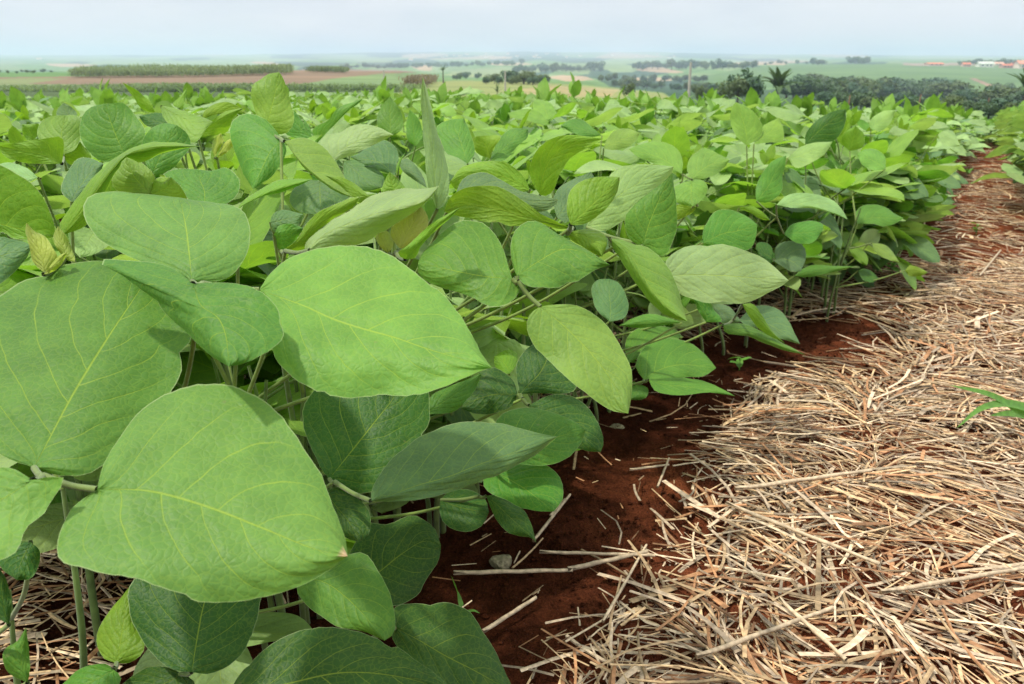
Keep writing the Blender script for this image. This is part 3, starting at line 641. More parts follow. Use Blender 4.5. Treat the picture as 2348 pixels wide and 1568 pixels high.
H('PG', 10, 'R9', 1.1, 'F', 'm', (1065,432), (710,350), [1000,375,880,288,780,300], [950,445,820,412])
H('PH', 10, 'R9', .75, 'F', 'l', (1840,818), (1850,1042), [1760,838,1685,880,1695,1000], [1935,818,1978,880,1932,980])
H('PI', 10, 'R9', .78, (0, -.95, 0), 'b', (1888,1038), (1698,1165), [1800,1028,1700,1032], [1850,1092,1780,1132])
H('PJ', 10, 'R9', .62, 'F', 'u', (680,1135), (972,743), [645,1000,700,880,840,800], [760,1185,890,1000,1005,810])
# --- plant 11: right of centre, behind the row front
H('QA', 11, 'R6', 1.05, 'F', 'l', (1182,280), (1428,155), [1148,220,1165,150,1215,100,1262,76,1350,110], [1250,278,1335,252,1392,205])
H('QB', 11, 'R6', 1.06, 'F', 'l', (1115,245), (767,85), [1118,150,1070,68,960,33,850,48], [1000,215,900,165,820,132])
H('QC', 11, 'R3', 1.35, (-.2, -.9, .3), 'd', (842,992), (1122,753), [848,920,900,848,980,790,1060,758], [930,988,1030,972,1092,912,1122,830], [950,890,1050,810])
H('QD', 11, 'R3', 1.2, 'C', 'l', (440,1002), (368,703), [380,950,333,870,328,790,348,722], [480,980,525,960,552,890,522,810,450,738])
H('QE', 11, 'R3', 1.22, 'F', 'p', (725,1085), (1032,975), [800,1018,900,983], [780,1155,900,1112,985,1050])
H('QF', 11, 'R3', 1.22, 'F', 'l', (1395,1165), (1200,1060), [1392,1080,1330,1028,1250,1028], [1330,1174,1240,1140])
H('QG', 11, 'R3', 1.7, 'C', 'p', (1295,885), (1462,757), [1280,860,1300,818,1370,768], [1360,903,1432,842])
H('QH', 11, 'R3', 2.1, 'F', 'p', (1755,925), (1912,1003), [1800,898,1855,903], [1785,990,1850,1012])
H('QI', 11, 'R3', 1.4, (0, -.95, 0), 'b', (1150,1040), (1190,865), [1090,980,1120,910], [1240,1010,1250,930])
H('QJ', 11, 'R3', 1.2, 'F', 'l', (490,990), (660,810), [520,900,580,850], [600,980,690,970,690,880])

def smooth_noise1(v, seed):
    r = np.random.default_rng(seed); k = r.random(9) - .5
    return np.interp(v, np.linspace(0, 1, 9), k)
def build_hero(h, idx):
    reg = h['reg']
    base = sv(reg, h['base']); tip = sv(reg, h['tip'])
    L = np.vstack([base, sv(reg, h['left']), tip]); R = np.vstack([base, sv(reg, h['right']), tip])
    M = np.vstack([base, sv(reg, h['mid']), tip]) if h['mid'] else None
    size = np.linalg.norm(L - L.mean(0), axis=1).max()
    nv = int(np.clip(size / 7, 16, 48)); nu = int(np.clip(size / 22, 5, 14))
    CL = catmull(L, nv); CR = catmull(R, nv)
    rr = np.random.default_rng(idx + 900)
    for Cq in (CL, CR):
        tq = np.gradient(Cq, axis=0); nq = np.stack([-tq[:, 1], tq[:, 0]], 1); nq /= np.linalg.norm(nq, axis=1)[:, None] + 1e-9
        am = size * .006 * np.sin(np.linspace(0, math.pi, nv)) ** .5
        Cq += nq * (am * (np.interp(np.linspace(0, 1, nv), np.linspace(0, 1, 15), rr.normal(0, 1, 15)) + .5 * rr.normal(0, 1, nv)))[:, None]
        if rr.random() < .3 and nv > 20:
            q = rr.integers(6, nv - 6); ctr0 = (CL[q] + CR[q]) / 2
            for w_, f_ in ((0, .10), (1, .045)): 
                for sg in {-w_, w_}: Cq[q + sg] += (ctr0 - Cq[q + sg]) * f_
    if M is None:
        ctr = (CL + CR) / 2
        w = np.sin(np.linspace(0, 1, nv) * math.pi)[:, None] ** .5
        st = base + (tip - base) * np.linspace(0, 1, nv)[:, None]
        CM = st * .45 + ctr * .55
        CM = catmull(CM[::max(1, nv // 5)].tolist() + [tip[0]], nv); CM[0] = base[0]
    else:
        CM = catmull(M, nv)
    s = np.linspace(0, 1, nu + 1)
    v = np.linspace(0, 1, nv)
    n = np.array(h['n'], float); n /= np.linalg.norm(n)
    P0 = unproj(base[0, 0], base[0, 1], h['dep'])
    rows_p = []; rows_u = []; rows_o = []
    ph = idx * 1.7
    for side, E, f in ((-1, CL, h['fl']), (1, CR, h['fr'])):
        ss = s[::-1] if side < 0 else s[1:]
        q = CM[:, None] + (E - CM)[:, None] * ss[None, :, None]
        o = f * ss[None] ** 1.6 * np.sin(np.clip(v * 1.15, 0, 1) * math.pi * .5 + .25)[:, None]
        o = o + h['wave'] * (ss[None] ** 2) * np.sin(v[:, None] * (9 + idx % 4) + ph + side)
        o = o + .0011 * np.sin(v[:, None] * 5 + ss[None] * 4 * side + ph * 1.3) * ss[None] * (1 + .5 * np.sin(ph)) * (size / 200)
        o = o + h['td'] * (v[:, None] ** 2.2)
        # relief between the side veins, and the midrib sunk a little
        t = (v[:, None] - 0.40 * ss[None] ** 1.08) * 6.3 + .22 * side
        o = o - .00022 * np.cos(2 * math.pi * t) * (ss[None] * (1 - ss[None]) * 4) * (size / 250)
        o = o - .0007 * np.minimum(ss[None] * 6, 1)
        rows_p.append(q); rows_o.append(o); rows_u.append(np.broadcast_to(side * ss[None], (nv, len(ss))))
    Q = np.concatenate(rows_p, 1); O = np.concatenate(rows_o, 1); UU = np.concatenate(rows_u, 1)
    # ragged margin: tiny nibbles, at true size
    dv = dirs(Q[..., 0], Q[..., 1])
    den = dv @ n
    t = ((P0 - CAM) @ n) / np.where(np.abs(den) < .12, np.sign(den + 1e-9) * .12, den)
    t = np.clip(t, h['dep'] * .72, h['dep'] * 1.45)
    V = CAM + dv * (t + O)[..., None]
    V[-1, :] = V[-1, nu]; V[0, :] = V[0, nu]
    nc = 2 * nu + 1
    UV = np.stack([UU * .5 + .5, np.broadcast_to(v[:, None], UU.shape)], -1)
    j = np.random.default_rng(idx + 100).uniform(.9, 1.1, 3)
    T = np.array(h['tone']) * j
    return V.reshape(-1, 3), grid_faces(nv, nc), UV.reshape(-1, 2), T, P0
GROUPS = [  # trifoliate leaves: terminal first; the rest stand alone on a petiole of their own
    ['F1', 'L1', 'L2'], ['C1', 'A', 'B'], ['BB', 'BA'], ['Y', 'W', 'X'], ['AG1', 'AD', 'AE'], ['BX1', 'BX2', 'BC2'], ['D1', 'D2', 'D3'],
    ['O', 'P', 'Q'], ['BH', 'BG'], ['BI', 'BJ'], ['BE', 'BF'], ['BC', 'BD'], ['AR', 'AR2', 'AR3'], ['AT', 'AS', 'AU'], ['Z', 'AA'], ['AC', 'AB'], ['HA', 'HA2'],
    ['HB', 'HC', 'HD'], ['BU1', 'BU2'], ['AM', 'AM2', 'AM3'], ['U1', 'U2'], ['G', 'HI2'], ['PD', 'PE'], ['QA', 'QB'], ['BL', 'BM'], ['BK', 'BN'], ['PH', 'PI'], ['HN', 'HN2'], ['RA4', 'RA3'], ['AH', 'AI'], ['HG', 'HH'],
]
used = {x for g in GROUPS for x in g}
for k in list(HERO):
    if k not in used: GROUPS.append([k])
PLANTS = {  # foot of each plant on the soil (survey), height, label
    1: ((235, 1500), .25, "lush soybean plant whose huge pale leaves fill the lower left corner"),
    2: ((655, 1475), .29, "soybean plant with the big bright bumpy leaf in the middle of the front row"),
    3: ((985, 1215), .20, "soybean plant with dark shaded leaves low over the bare red soil"),
    4: ((1142, 835), .33, "soybean plant with the single tall upright pale leaf and folded leaves below it"),
    5: ((1415, 965), .27, "soybean plant with a pale leaf showing a white midrib beside the soil"),
    6: ((1790, 690), .27, "soybean plant with rounded bluish leaves leaning over the straw beyond the pale leaf"),
    7: ((60, 1000), .30, "soybean plant at the left edge with yellow young leaflets and a long twisted leaf"),
    8: ((470, 700), .33, "soybean plant on the left with broad wrinkled upright leaves and striped yellow buds"),
    9: ((640, 640), .37, "tallest soybean plant left of centre, its rounded upright leaf against the brown field"),
    10: ((1000, 640), .34, "soybean plant of overlapping pale leaves behind the tall upright leaf"),
    11: ((1640, 560), .35, "soybean plant with one dark pointed leaf raised over its pale neighbours"),
}
HPTS = []     # points of all hero leaves, to keep the filler plants behind them
PLANT_POS = {}
leaf_data = {}
for i, (k, h) in enumerate(HERO.items()):
    leaf_data[k] = build_hero(h, i)
    HPTS.append(leaf_data[k][0])
stem_tone = (.95, 1.0, .9)
def hairs(V_line, nrm, count, length, seed, r=.00007):
    """fine white hairs along a polyline of points"""
    r_ = np.random.default_rng(seed); g = Geo()
    t = r_.random(count) * (len(V_line) - 1); i = t.astype(int); f = (t - i)[:, None]
    P = V_line[i] * (1 - f) + V_line[i + 1] * f
    D = nrm + r_.normal(0, .55, (count, 3)); D /= np.linalg.norm(D, axis=1)[:, None]
    Ls = length * r_.uniform(.5, 1.2, count)
    for p, d, l in zip(P, D, Ls):
        a = np.cross(d, [.3, .5, .8]); a /= np.linalg.norm(a); b = np.cross(d, a)
        g.add([p + a * r, p + (-.5 * a + .87 * b) * r, p + (-.5 * a - .87 * b) * r, p + d * l], [[0, 1, 3], [1, 2, 3], [2, 0, 3]])
    return g
def junction(gr):
    bs_ = [leaf_data[k][4] for k in gr]
    return np.mean(bs_[1:], 0) * .85 + bs_[0] * .15 if len(gr) > 1 else bs_[0]
def row_spots():
    out = []
    for k in range(0, 6):
        for y in np.arange(.2, 2.6, .06):
            x = float(x_row(y)) - ROWS_DX * k - (.07 if k == 0 and y < 1.3 else 0); out.append((x, y, float(gz(x, y))))
    return np.array(out)
ROWS_DX = .54
def x_row(y):
    return np.where(y < 1.4, .13 + .70 * (y - .92), .466 + .58 * (y - 1.4)) + .07 * np.clip((y - 1.0) / .3, 0, 1)
LOW_FEET = [ground_at(*q) for q in ((1850, 662), (1900, 645), (1950, 640), (2000, 632), (2050, 615), (2085, 585), (2095, 545), (2120, 505), (1960, 600), (2030, 575), (2080, 520), (2140, 470))]
SPOTS = np.vstack([row_spots(), LOW_FEET])
EXTRA = {}
feet = {pid: ground_at(*v[0]) for pid, v in PLANTS.items()}
for gr in GROUPS:
    pid = HERO[gr[0]]['plant']; J = junction(gr)
    hj = J[2] - gz(J[0], J[1]); thr_ = float(np.clip(.05 + .2 * hj, .06, .115))
    if np.hypot(*(J - feet[pid])[:2]) < thr_: continue
    near_f = {p: np.hypot(*(J - f)[:2]) for p, f in feet.items()}
    p2 = min(near_f, key=near_f.get)
    if near_f[p2] > thr_ * .9:
        want = J[:2] + np.array([-.06, .20]) * max(.05, min(hj, .32))
        dd_ = np.hypot(SPOTS[:, 0] - want[0], SPOTS[:, 1] - want[1])
        f = SPOTS[np.argmin(dd_)]
        if dd_.min() > .05:
            f = np.array([want[0] * .85 + f[0] * .15, want[1] * .85 + f[1] * .15, 0]); f[2] = gz(f[0], f[1])
        f = np.array([min(f[0], float(x_row(f[1])) + (.0 if f[1] < 1.35 else .06)), f[1], 0.0]); f[2] = gz(f[0], f[1])
        p2 = 20 + len(EXTRA); feet[p2] = f; EXTRA[p2] = 1
    for q in gr: HERO[q]['plant'] = p2
for p2 in EXTRA:
    top = max(junction(g_)[2] for g_ in GROUPS if HERO[g_[0]]['plant'] == p2) - feet[p2][2]
    PLANTS[p2] = (None, float(np.clip(top + .01, .12, .36)), "leafy soybean plant crowded among its neighbours in the rows behind the front plants")
print('extra plants', len(EXTRA), {p: [g_[0] for g_ in GROUPS if HERO[g_[0]]['plant'] == p] for p in PLANTS})
for pid, (foot, height, label) in PLANTS.items():
    F0 = feet[pid]
    if not any(HERO[g_[0]]['plant'] == pid for g_ in GROUPS): continue
    PLANT_POS[pid] = F0
    root = empty("soybean_plant", F0)
    tag(root, label, "soybean plant", "soybean plants along the front row" if pid < 20 else "soybean plants crowded together in the rows of the field")
    loc = Vector(F0)
    ng_ = [g_ for g_ in GROUPS if HERO[g_[0]]['plant'] == pid]
    height = min(height, .70 * float(max(junction(g_)[2] for g_ in ng_) - F0[2]))
    height = float(np.clip(max(junction(g_)[2] for g_ in GROUPS if HERO[g_[0]]['plant'] == pid) - F0[2] - .012, .03, height))
    r_ = np.random.default_rng(pid)
    lean = r_.uniform(-.03, .03, 2)
    top = F0 + np.array([lean[0], lean[1], height])
    mids = F0 * .5 + top * .5 + np.array([*r_.uniform(-.008, .008, 2), 0])
    stemP = [F0 - np.array([0, 0, .02]), F0 + np.array([0, 0, .02]), mids, top]
    rad = .0027 if height > .22 else .0022
    g = Geo(); V, F, U = tube(np.array(stemP) - F0, [rad * 1.15, rad, rad * .8, rad * .45], 10, 24)
    g.add(V, F, U, np.array([.62, .50, .38]) * (1 - np.clip(U[:, 1:] * (4 if pid < 20 else 2.2), 0, 1)) + np.array(stem_tone) * np.clip(U[:, 1:] * (4 if pid < 20 else 2.2), 0, 1))
    for gi in range(4):      # swollen nodes
        c = (np.array(stemP[1]) * (1 - gi / 4.4) + top * gi / 4.4 - F0)
    st = link("stem", g.mesh("soybean_stem", M_STEM), root)
    SC = catmull(np.array(stemP), 40)
    for gr in [g_ for g_ in GROUPS if HERO[g_[0]]['plant'] == pid]:
        bases = [leaf_data[k][4] for k in gr]
        J = junction(gr)
        hz = np.clip((J[2] - F0[2]) * .62, .015, height * .92)
        S0 = SC[np.argmin(np.abs(SC[:, 2] - (F0[2] + hz)))]
        md = S0 * .42 + J * .58 + np.array([0, 0, -.10 * abs(J[2] - S0[2])])
        g = Geo()
        V, F, U = tube([S0, md, J], [.0015, .0012, .0010], 8, 16); g.add(V - F0, F, U, (1.35, 1.3, .95))
        for b in bases:
            if np.linalg.norm(b - J) > .002:
                V, F, U = tube([J, J * .5 + b * .5 + np.array([0, 0, -.0012]), b], [.0014, .0012, .0012], 7, 8); g.add(V - F0, F, U, (1.0, .95, .8))
        pt = link("leaf", g.mesh("petiole", M_STEM), root)
        for k in gr:
            V, F, U, T, P0 = leaf_data[k]
            nf = len(F); Ta = np.broadcast_to(T, (len(V), 3)); mats = M_LEAF; fm = None
            if P0[1] < .60 and pid < 20:
                nc_ = 1 + int(np.nonzero(np.diff(U[:, 1]) > 1e-6)[0][0]); G3 = V.reshape(-1, nc_, 3)
                cen = G3[:, nc_ // 2]
                hv, hfc = [], []; k0 = len(V)
                for ln in (G3[:, 0], G3[:, -1]):
                    rh = np.random.default_rng(len(hv) + k0); n_h = int(np.linalg.norm(np.diff(ln, axis=0), axis=1).sum() * 2200)
                    t = rh.random(n_h) * (len(ln) - 1.001); i_ = t.astype(int); f_ = (t - i_)[:, None]
                    B_ = ln[i_] * (1 - f_) + ln[i_ + 1] * f_; tg = ln[i_ + 1] - ln[i_]; tg /= np.linalg.norm(tg, axis=1)[:, None] + 1e-9
                    od = B_ - cen[i_]; od /= np.linalg.norm(od, axis=1)[:, None] + 1e-9
                    D_ = od + tg * .5 + rh.normal(0, .35, (n_h, 3)); D_ /= np.linalg.norm(D_, axis=1)[:, None]
                    L_ = (rh.uniform(.0002, .0009, n_h))[:, None]; w_ = .00004
                    vw = B_ - CAM; sd = np.cross(D_, vw); sd /= np.linalg.norm(sd, axis=1)[:, None] + 1e-9
                    hv.append(np.stack([B_ - sd * w_, B_ + sd * w_, B_ + D_ * L_ + sd * w_ * .3, B_ + D_ * L_ - sd * w_ * .3], 1).reshape(-1, 3))
                    hfc.append(np.arange(4 * n_h).reshape(-1, 4) + k0); k0 += 4 * n_h
                HV = np.concatenate(hv)
                V = np.concatenate([V, HV]); F = np.concatenate([F] + hfc); U = np.concatenate([U, np.zeros((len(HV), 2))]); Ta = np.concatenate([Ta, np.ones((len(HV), 3))])
                mats = [M_LEAF, M_HAIR]; fm = np.concatenate([np.zeros(nf), np.ones(len(F) - nf)])
            if k == 'F1':
                Ta = np.array(Ta); q_ = (U[:, 1] > .972) & (np.abs(U[:, 0] - .42) < .22); Ta[q_] = (.62, .47, .30)
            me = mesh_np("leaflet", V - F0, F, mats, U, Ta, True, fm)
            link("leaflet", me, pt)

# ------------------------------------------------------------------ filler soybean plants: prototypes
def leaflet_local(Lg, W, nv, nu, r_, fold, droop, twist):
    v = np.linspace(0, 1, nv); s = np.linspace(-1, 1, 2 * nu + 1)
    w = W * .5 * (np.clip(v, 0, 1) ** .5) * (1 - v) ** .72 * 1.95
    x = s[None] * w[:, None]; y = Lg * v[:, None] - .12 * Lg * (np.abs(s[None]) * (1 - v[:, None]) ** 3)
    y = np.broadcast_to(y, x.shape).copy()
    z = fold * np.abs(x) - droop * Lg * v[:, None] ** 2 + W * .05 * np.sin(v[:, None] * 7 + r_.uniform(0, 6)) * s[None] ** 2
    a = twist * v[:, None]
    X = x * np.cos(a) - z * np.sin(a); Z2 = x * np.sin(a) + z * np.cos(a)
    V = np.stack([X, y, Z2], -1).reshape(-1, 3)
    U = np.stack(np.broadcast_arrays(s[None] * .5 + .5, v[:, None]), -1).reshape(-1, 2)
    return V, grid_faces(nv, 2 * nu + 1), U
def rotm(rx, ry, rz):
    return np.array(Matrix.Rotation(rz, 3, 'Z') @ Matrix.Rotation(rx, 3, 'X') @ Matrix.Rotation(ry, 3, 'Y'))
FT = [TONES['m'], TONES['l'], TONES['l'], TONES['p'], TONES['p'], TONES['l'], TONES['u'], TONES['p']]
def trifoliate(seed, size, nv, nu, young=False, tube_seg=5):
    r_ = np.random.default_rng(seed); g = Geo()
    Lp = size * r_.uniform(1.0, 1.5); el = r_.uniform(.35, 1.0)
    J = np.array([0, Lp * math.cos(el), Lp * math.sin(el)])
    V, F, U = tube([(0, 0, 0), J * .55 + np.array([0, 0, .1 * Lp]), J], [.0017, .0012, .001], tube_seg, 6 if nv > 6 else 3)
    g.add(V, F, U, (1.1, 1.15, .9), 1)
    up = r_.random() < .30
    pitch = r_.uniform(-.45, .35) + (r_.uniform(.5, 1.0) if up else 0)
    roll = r_.normal(0, .35)
    tn = np.array(TONES['b'] if young else FT[r_.integers(len(FT))]) * r_.uniform(.88, 1.12)
    for az, off in ((0, .18), (1.25, .02), (-1.25, .02)):
        Lg = size * r_.uniform(.85, 1.1); W = Lg * r_.uniform(.58, .72)
        V, F, U = leaflet_local(Lg, W, nv, nu, r_, r_.uniform(-.1, .35), r_.uniform(-.1, .3), r_.normal(0, .35))
        Rm = rotm(pitch + r_.normal(0, .22), roll + r_.normal(0, .25), az + r_.normal(0, .2))
        g.add(V @ Rm.T + J + Rm @ np.array([0, off * size, 0]), F, U, tn * r_.uniform(.92, 1.08), 0)
    return g
TRI_N = [(trifoliate(300 + i, s, 12, 3), s) for i, s in enumerate([.072, .08, .066, .075, .085, .07, .062, .078, .082, .058, .073, .068])]
TRI_Y = [(trifoliate(400 + i, .035, 9, 2, True), .035) for i in range(3)]
TRI_F = [trifoliate(500 + i, s, 5, 1, False, 3) for i, s in enumerate([.072, .08, .066, .075, .085, .07, .078, .06])]
MESH_N = [g.mesh("trifoliate_leaf", [M_LEAF, M_STEM]) for g, s in TRI_N]
MESH_Y = [g.mesh("young_leaf", [M_LEAF, M_STEM]) for g, s in TRI_Y]
def single(seed, size):
    r_ = np.random.default_rng(seed); g = Geo()
    J = np.array([0, size * .55, size * r_.uniform(.2, .5)])
    V, F, U = tube([(0, 0, 0), J * .5 + np.array([0, 0, .006]), J], [.0014, .001, .0009], 5, 6); g.add(V, F, U, (1.1, 1.15, .9), 1)
    tn = np.array(TONES['mldmuld'[r_.integers(0, 7)]]) * r_.uniform(.85, 1.1)
    V, F, U = leaflet_local(size, size * r_.uniform(.6, .78), 12, 3, r_, r_.uniform(-.05, .3), r_.uniform(-.05, .3), r_.normal(0, .3))
    Rm = rotm(r_.uniform(-.6, .6), r_.normal(0, .35), r_.normal(0, .4)); g.add(V @ Rm.T + J, F, U, tn, 0)
    return g
SING = [single(600 + i, s_) for i, s_ in enumerate([.06, .07, .05, .065, .075, .055, .045, .068])]
MESH_S = [g.mesh("single_leaf", [M_LEAF, M_STEM]) for g in SING]; SA = [g.arrays() for g in SING]
NA = [g.arrays() for g, s in TRI_N]; YA = [g.arrays() for g, s in TRI_Y]; FA = [g.arrays() for g in TRI_F]
def stem_mesh(h):
    g = Geo(); V, F, U = tube([(0, 0, -.02), (0.004, 0, h * .5), (0, .004, h)], [.0028, .0024, .001], 7, 8); g.add(V, F, U, stem_tone)
    return g.mesh("soybean_stem", M_STEM)
STEM = stem_mesh(.30)
def plant_leaves(r_, nn, hgt, small=False):
    """transforms of the leaves of one plant: (is_young, variant, 4x4)"""
    out = []; az = r_.uniform(0, 6.28)
    for i in range(nn):
        f = (i + .6) / nn
        z = hgt * (.06 + .92 * f) * .86
        az += math.pi + r_.normal(0, .5)
        sc = (0.84 + .45 * math.sin(math.pi * min(1, f * .85 + .1))) * r_.uniform(.85, 1.1)
        M = Matrix.Translation((0, 0, z)) @ Matrix.Rotation(az, 4, 'Z') @ Matrix.Rotation(r_.normal(0, .15), 4, 'X') @ Matrix.Scale(sc, 4)
        out.append((False, int(r_.integers(0, 99)), M))
    if not small:
        M = Matrix.Translation((0, 0, hgt * .84)) @ Matrix.Rotation(az + 1, 4, 'Z') @ Matrix.Rotation(.5, 4, 'X')
        out.append((True, int(r_.integers(0, 99)), M))
    return out
# where the filler plants may not reach: in front of a surveyed leaf, over the bare soil and straw, above the brow of the field
GW, GH, GS = 300, 200, 2347 / 300
HD = np.full((GH, GW), 99.0)
for P in HPTS:
    x, y, d = proj(P)
    i = (x / GS).astype(int); j = (y / GS).astype(int)
    ok = (i >= 0) & (i < GW) & (j >= 0) & (j < GH)
    np.minimum.at(HD, (j[ok], i[ok]), d[ok])
HD2 = HD.copy()
for a in (-1, 0, 1):
    for b in (-1, 0, 1):
        HD2 = np.minimum(HD2, np.roll(np.roll(HD, a, 0), b, 1))
HD2[HD2 > 90] = 0
KEEP = [[(1150, 1568), (1100, 1400), (1000, 1370), (1010, 1240), (1230, 1240), (1290, 1110), (1390, 1035), (1380, 940), (1450, 925), (1690, 908), (1640, 800), (1700, 700), (1830, 800), (1830, 700), (1860, 660), (2000, 655), (2125, 640), (2100, 560), (2150, 455), (2200, 330), (2245, 280), (2262, 282), (2265, 430), (2347, 485), (2700, 485), (2700, 1700), (1150, 1700)],
        [(30, 1290), (290, 1330), (290, 1480), (100, 1510), (30, 1400)]]
ROWS_DX = .54
def x_row(y):
    return np.where(y < 1.4, .13 + .70 * (y - .92), .466 + .58 * (y - 1.4)) + .07 * np.clip((y - 1.0) / .3, 0, 1)
def allowed(P, near):
    x, y, d = proj(P)
    if near:
        top = np.where(x < 1500, 208, 208 + (x - 1500) * .045)
        ins = (d > .02) & (x > -60) & (x < 2410) & (y < 1630)
        if (ins & (y < top)).any(): return False
        if (d < .2).any() and (ins & (d < .25)).any(): return False
        i = np.clip((x / GS).astype(int), 0, GW - 1); j = np.clip((y / GS).astype(int), 0, GH - 1)
        if (ins & (d < HD2[j, i] + .015)).sum() > 0: return False
    for K in KEEP if near else (KEEP[:1] if d.mean() < 4.2 else []):
        if inpoly(x, y, K).mean() > (.0 if d.mean() < 1.6 else .25): return False
    return True
spots = []
pr = np.random.default_rng(42)
for k in range(-6, 34):
    y = .15 if k >= 0 else 2.3
    while y < 14.5:
        y += pr.uniform(.065, .105)
        dx = -ROWS_DX * k if k >= 0 else .57 + ROWS_DX * (-k - 1)
        x = float(x_row(y)) + dx + pr.normal(0, .018)
        yy = y + pr.normal(0, .015)
        z = float(gz(x, yy))
        px, py, d = proj(np.array([[x, yy, z + .22]]))
        if d[0] < .12 or px[0] < -350 or px[0] > 2700: continue
        if any(np.hypot(x - q[0], yy - q[1]) < .035 for q in PLANT_POS.values()): continue
        spots.append((float(d[0]), x, yy, z, k))
for q in range(90):      # the path closes over towards the brow
    y = 7.5 + 6 * pr.random(); x = float(x_row(y)) + .31 + pr.normal(0, .13)
    spots.append((float(proj(np.array([[x, y, float(gz(x, y)) + .2]]))[2][0]), x, y, float(gz(x, y)), 101))
for q in range(70):      # lower leaves crowding in under the front plants
    y = pr.uniform(.5, 1.75); x = float(x_row(y)) - .02 - .62 * pr.random() ** 1.3
    spots.append((float(proj(np.array([[x, y, float(gz(x, y)) + .2]]))[2][0]), x, y, float(gz(x, y)), 102))
for q in LOW_FEET:
    spots.append((float(proj(np.array(q)[None])[2][0]), float(q[0]), float(q[1]), float(q[2]), 100))
spots.sort()
NEAR_N, IND_N = 150, 285
stuff = Geo(); n_ind = 0; n_near = 0
GRP = "soybean plants crowded together in the rows of the field"
GRP_R = "soybean plants of the row beyond the straw path"
def place_matrix(x, y, z, r_):
    return Matrix.Translation((x, y, z)) @ Matrix.Rotation(r_.uniform(0, 6.28), 4, 'Z')
for (d, x, y, z, k) in spots:
    r_ = np.random.default_rng(int(abs(x * 7919 + y * 104729) * 100) % (2**31))
    near = d < 2.0
    hgt = r_.uniform(.27, .345) * (1.0 if k >= 0 else 1.06) * (1 if r_.random() > .06 else 1.08)
    if k == 100: hgt *= .60; near = True
    nn = int(r_.integers(9, 12)) if near else 10
    if k == 102: hgt *= r_.uniform(.55, .95); near = True
    if k == 101: hgt *= min(.9, .5 + .08 * (y - 7.5))
    if k == 100: nn = 16
    hgt *= 1 - min(.27, .04 * max(d - 1.5, 0)) * (min(max(x / 1.5, 0), 1) if k >= 0 else 0)
    PM = place_matrix(x, y, z, r_)
    lv = plant_leaves(r_, nn, hgt)
    if near or n_near < NEAR_N:
        keep = []
        for (yg, vi, M) in lv:
            for att in range(22):
                if att == 7: yg = 2
                A = SA[vi % len(SA)] if yg == 2 else YA[vi % len(YA)] if yg else NA[vi % len(NA)]
                W4 = np.array(PM @ M)
                P = A[0] @ W4[:3, :3].T + W4[:3, 3]
                if allowed(P, d < 2.6):
                    keep.append((yg, vi, M, P)); break
                vi = int(r_.integers(0, 99))
                M = Matrix.Translation((0, 0, M.translation.z * r_.uniform(.6, 1.0))) @ Matrix.Rotation(r_.uniform(0, 6.28), 4, 'Z') @ Matrix.Rotation(r_.normal(0, .3), 4, 'X') @ Matrix.Scale(r_.uniform(.6, 1.15), 4)
        if len(keep) < 2: continue
        vis = False
        for kq in keep:
            a, b, c = proj(kq[3])
            if ((a > -20) & (a < 2367) & (b > 0) & (b < 1590) & (c > 0)).any(): vis = True
        if not vis: continue
        root = empty("soybean_plant"); root.matrix_world = PM
        right = k < 0
        tag(root, "soybean plant in the row on the far side of the straw path" if right else "leafy soybean plant crowded among its neighbours in the rows behind the front plants", "soybean plant", GRP_R if right else GRP)
        zs = max(q[2].translation.z for q in keep)
        s = link("stem", STEM, root); s.scale = (1, 1, max(zs, .02) / .30)
        for (yg, vi, M, P) in keep:
            o = link("leaf", MESH_S[vi % len(SA)], root) if yg == 2 else link("young_leaf" if yg else "leaf", MESH_Y[vi % len(YA)] if yg else MESH_N[vi % len(NA)], root)
            o.matrix_local = M
        n_near += 1; n_ind += 1
    else:
        g = Geo()
        for (yg, vi, M) in lv[2:]:
            if yg and r_.random() < .75: continue
            A = YA[vi % len(YA)] if yg else FA[vi % len(FA)]
            W4 = np.array(PM @ M)
            P = A[0] @ W4[:3, :3].T + W4[:3, 3]
            if d < 6 and not allowed(P, False): continue
            g.add(P, A[1], A[2], A[3] * r_.uniform(.9, 1.1), 0); g.M[-1] = A[4]
        if not g.V: continue
        px, py, dd = proj(np.array([[x, y, z + .25]]))
        if n_ind < IND_N and -20 < px[0] < 2367:
            for q in range(len(g.V)): g.V[q] = g.V[q] - np.array([x, y, z])
            o = link("soybean_plant", g.mesh("soybean_plant", [M_LEAF_FAR, M_STEM])); o.location = (x, y, z)
            right = k < 0
            tag(o, "soybean plant in the row on the far side of the straw path" if right else "leafy soybean plant crowded among its neighbours in the rows behind the front plants", "soybean plant", GRP_R if right else GRP)
            n_ind += 1
        else:
            for a, b, c, t, m in zip(g.V, g.F, g.U, g.T, g.M):
                pass
            V, F, U, T, M_ = g.arrays()
            stuff.add(V, F, U, T); stuff.M[-1] = M_
V, F, U, T, M_ = stuff.arrays()
o = link("soybean_crop", mesh_np("soybean_crop", V, F, [M_LEAF_FAR, M_STEM], U, T, True, M_))
tag(o, "pale green soybean crop reaching back to the brow of the field", "crop", None, 'stuff')
print("plants", n_near, n_ind, len(spots), "crop verts", len(V))

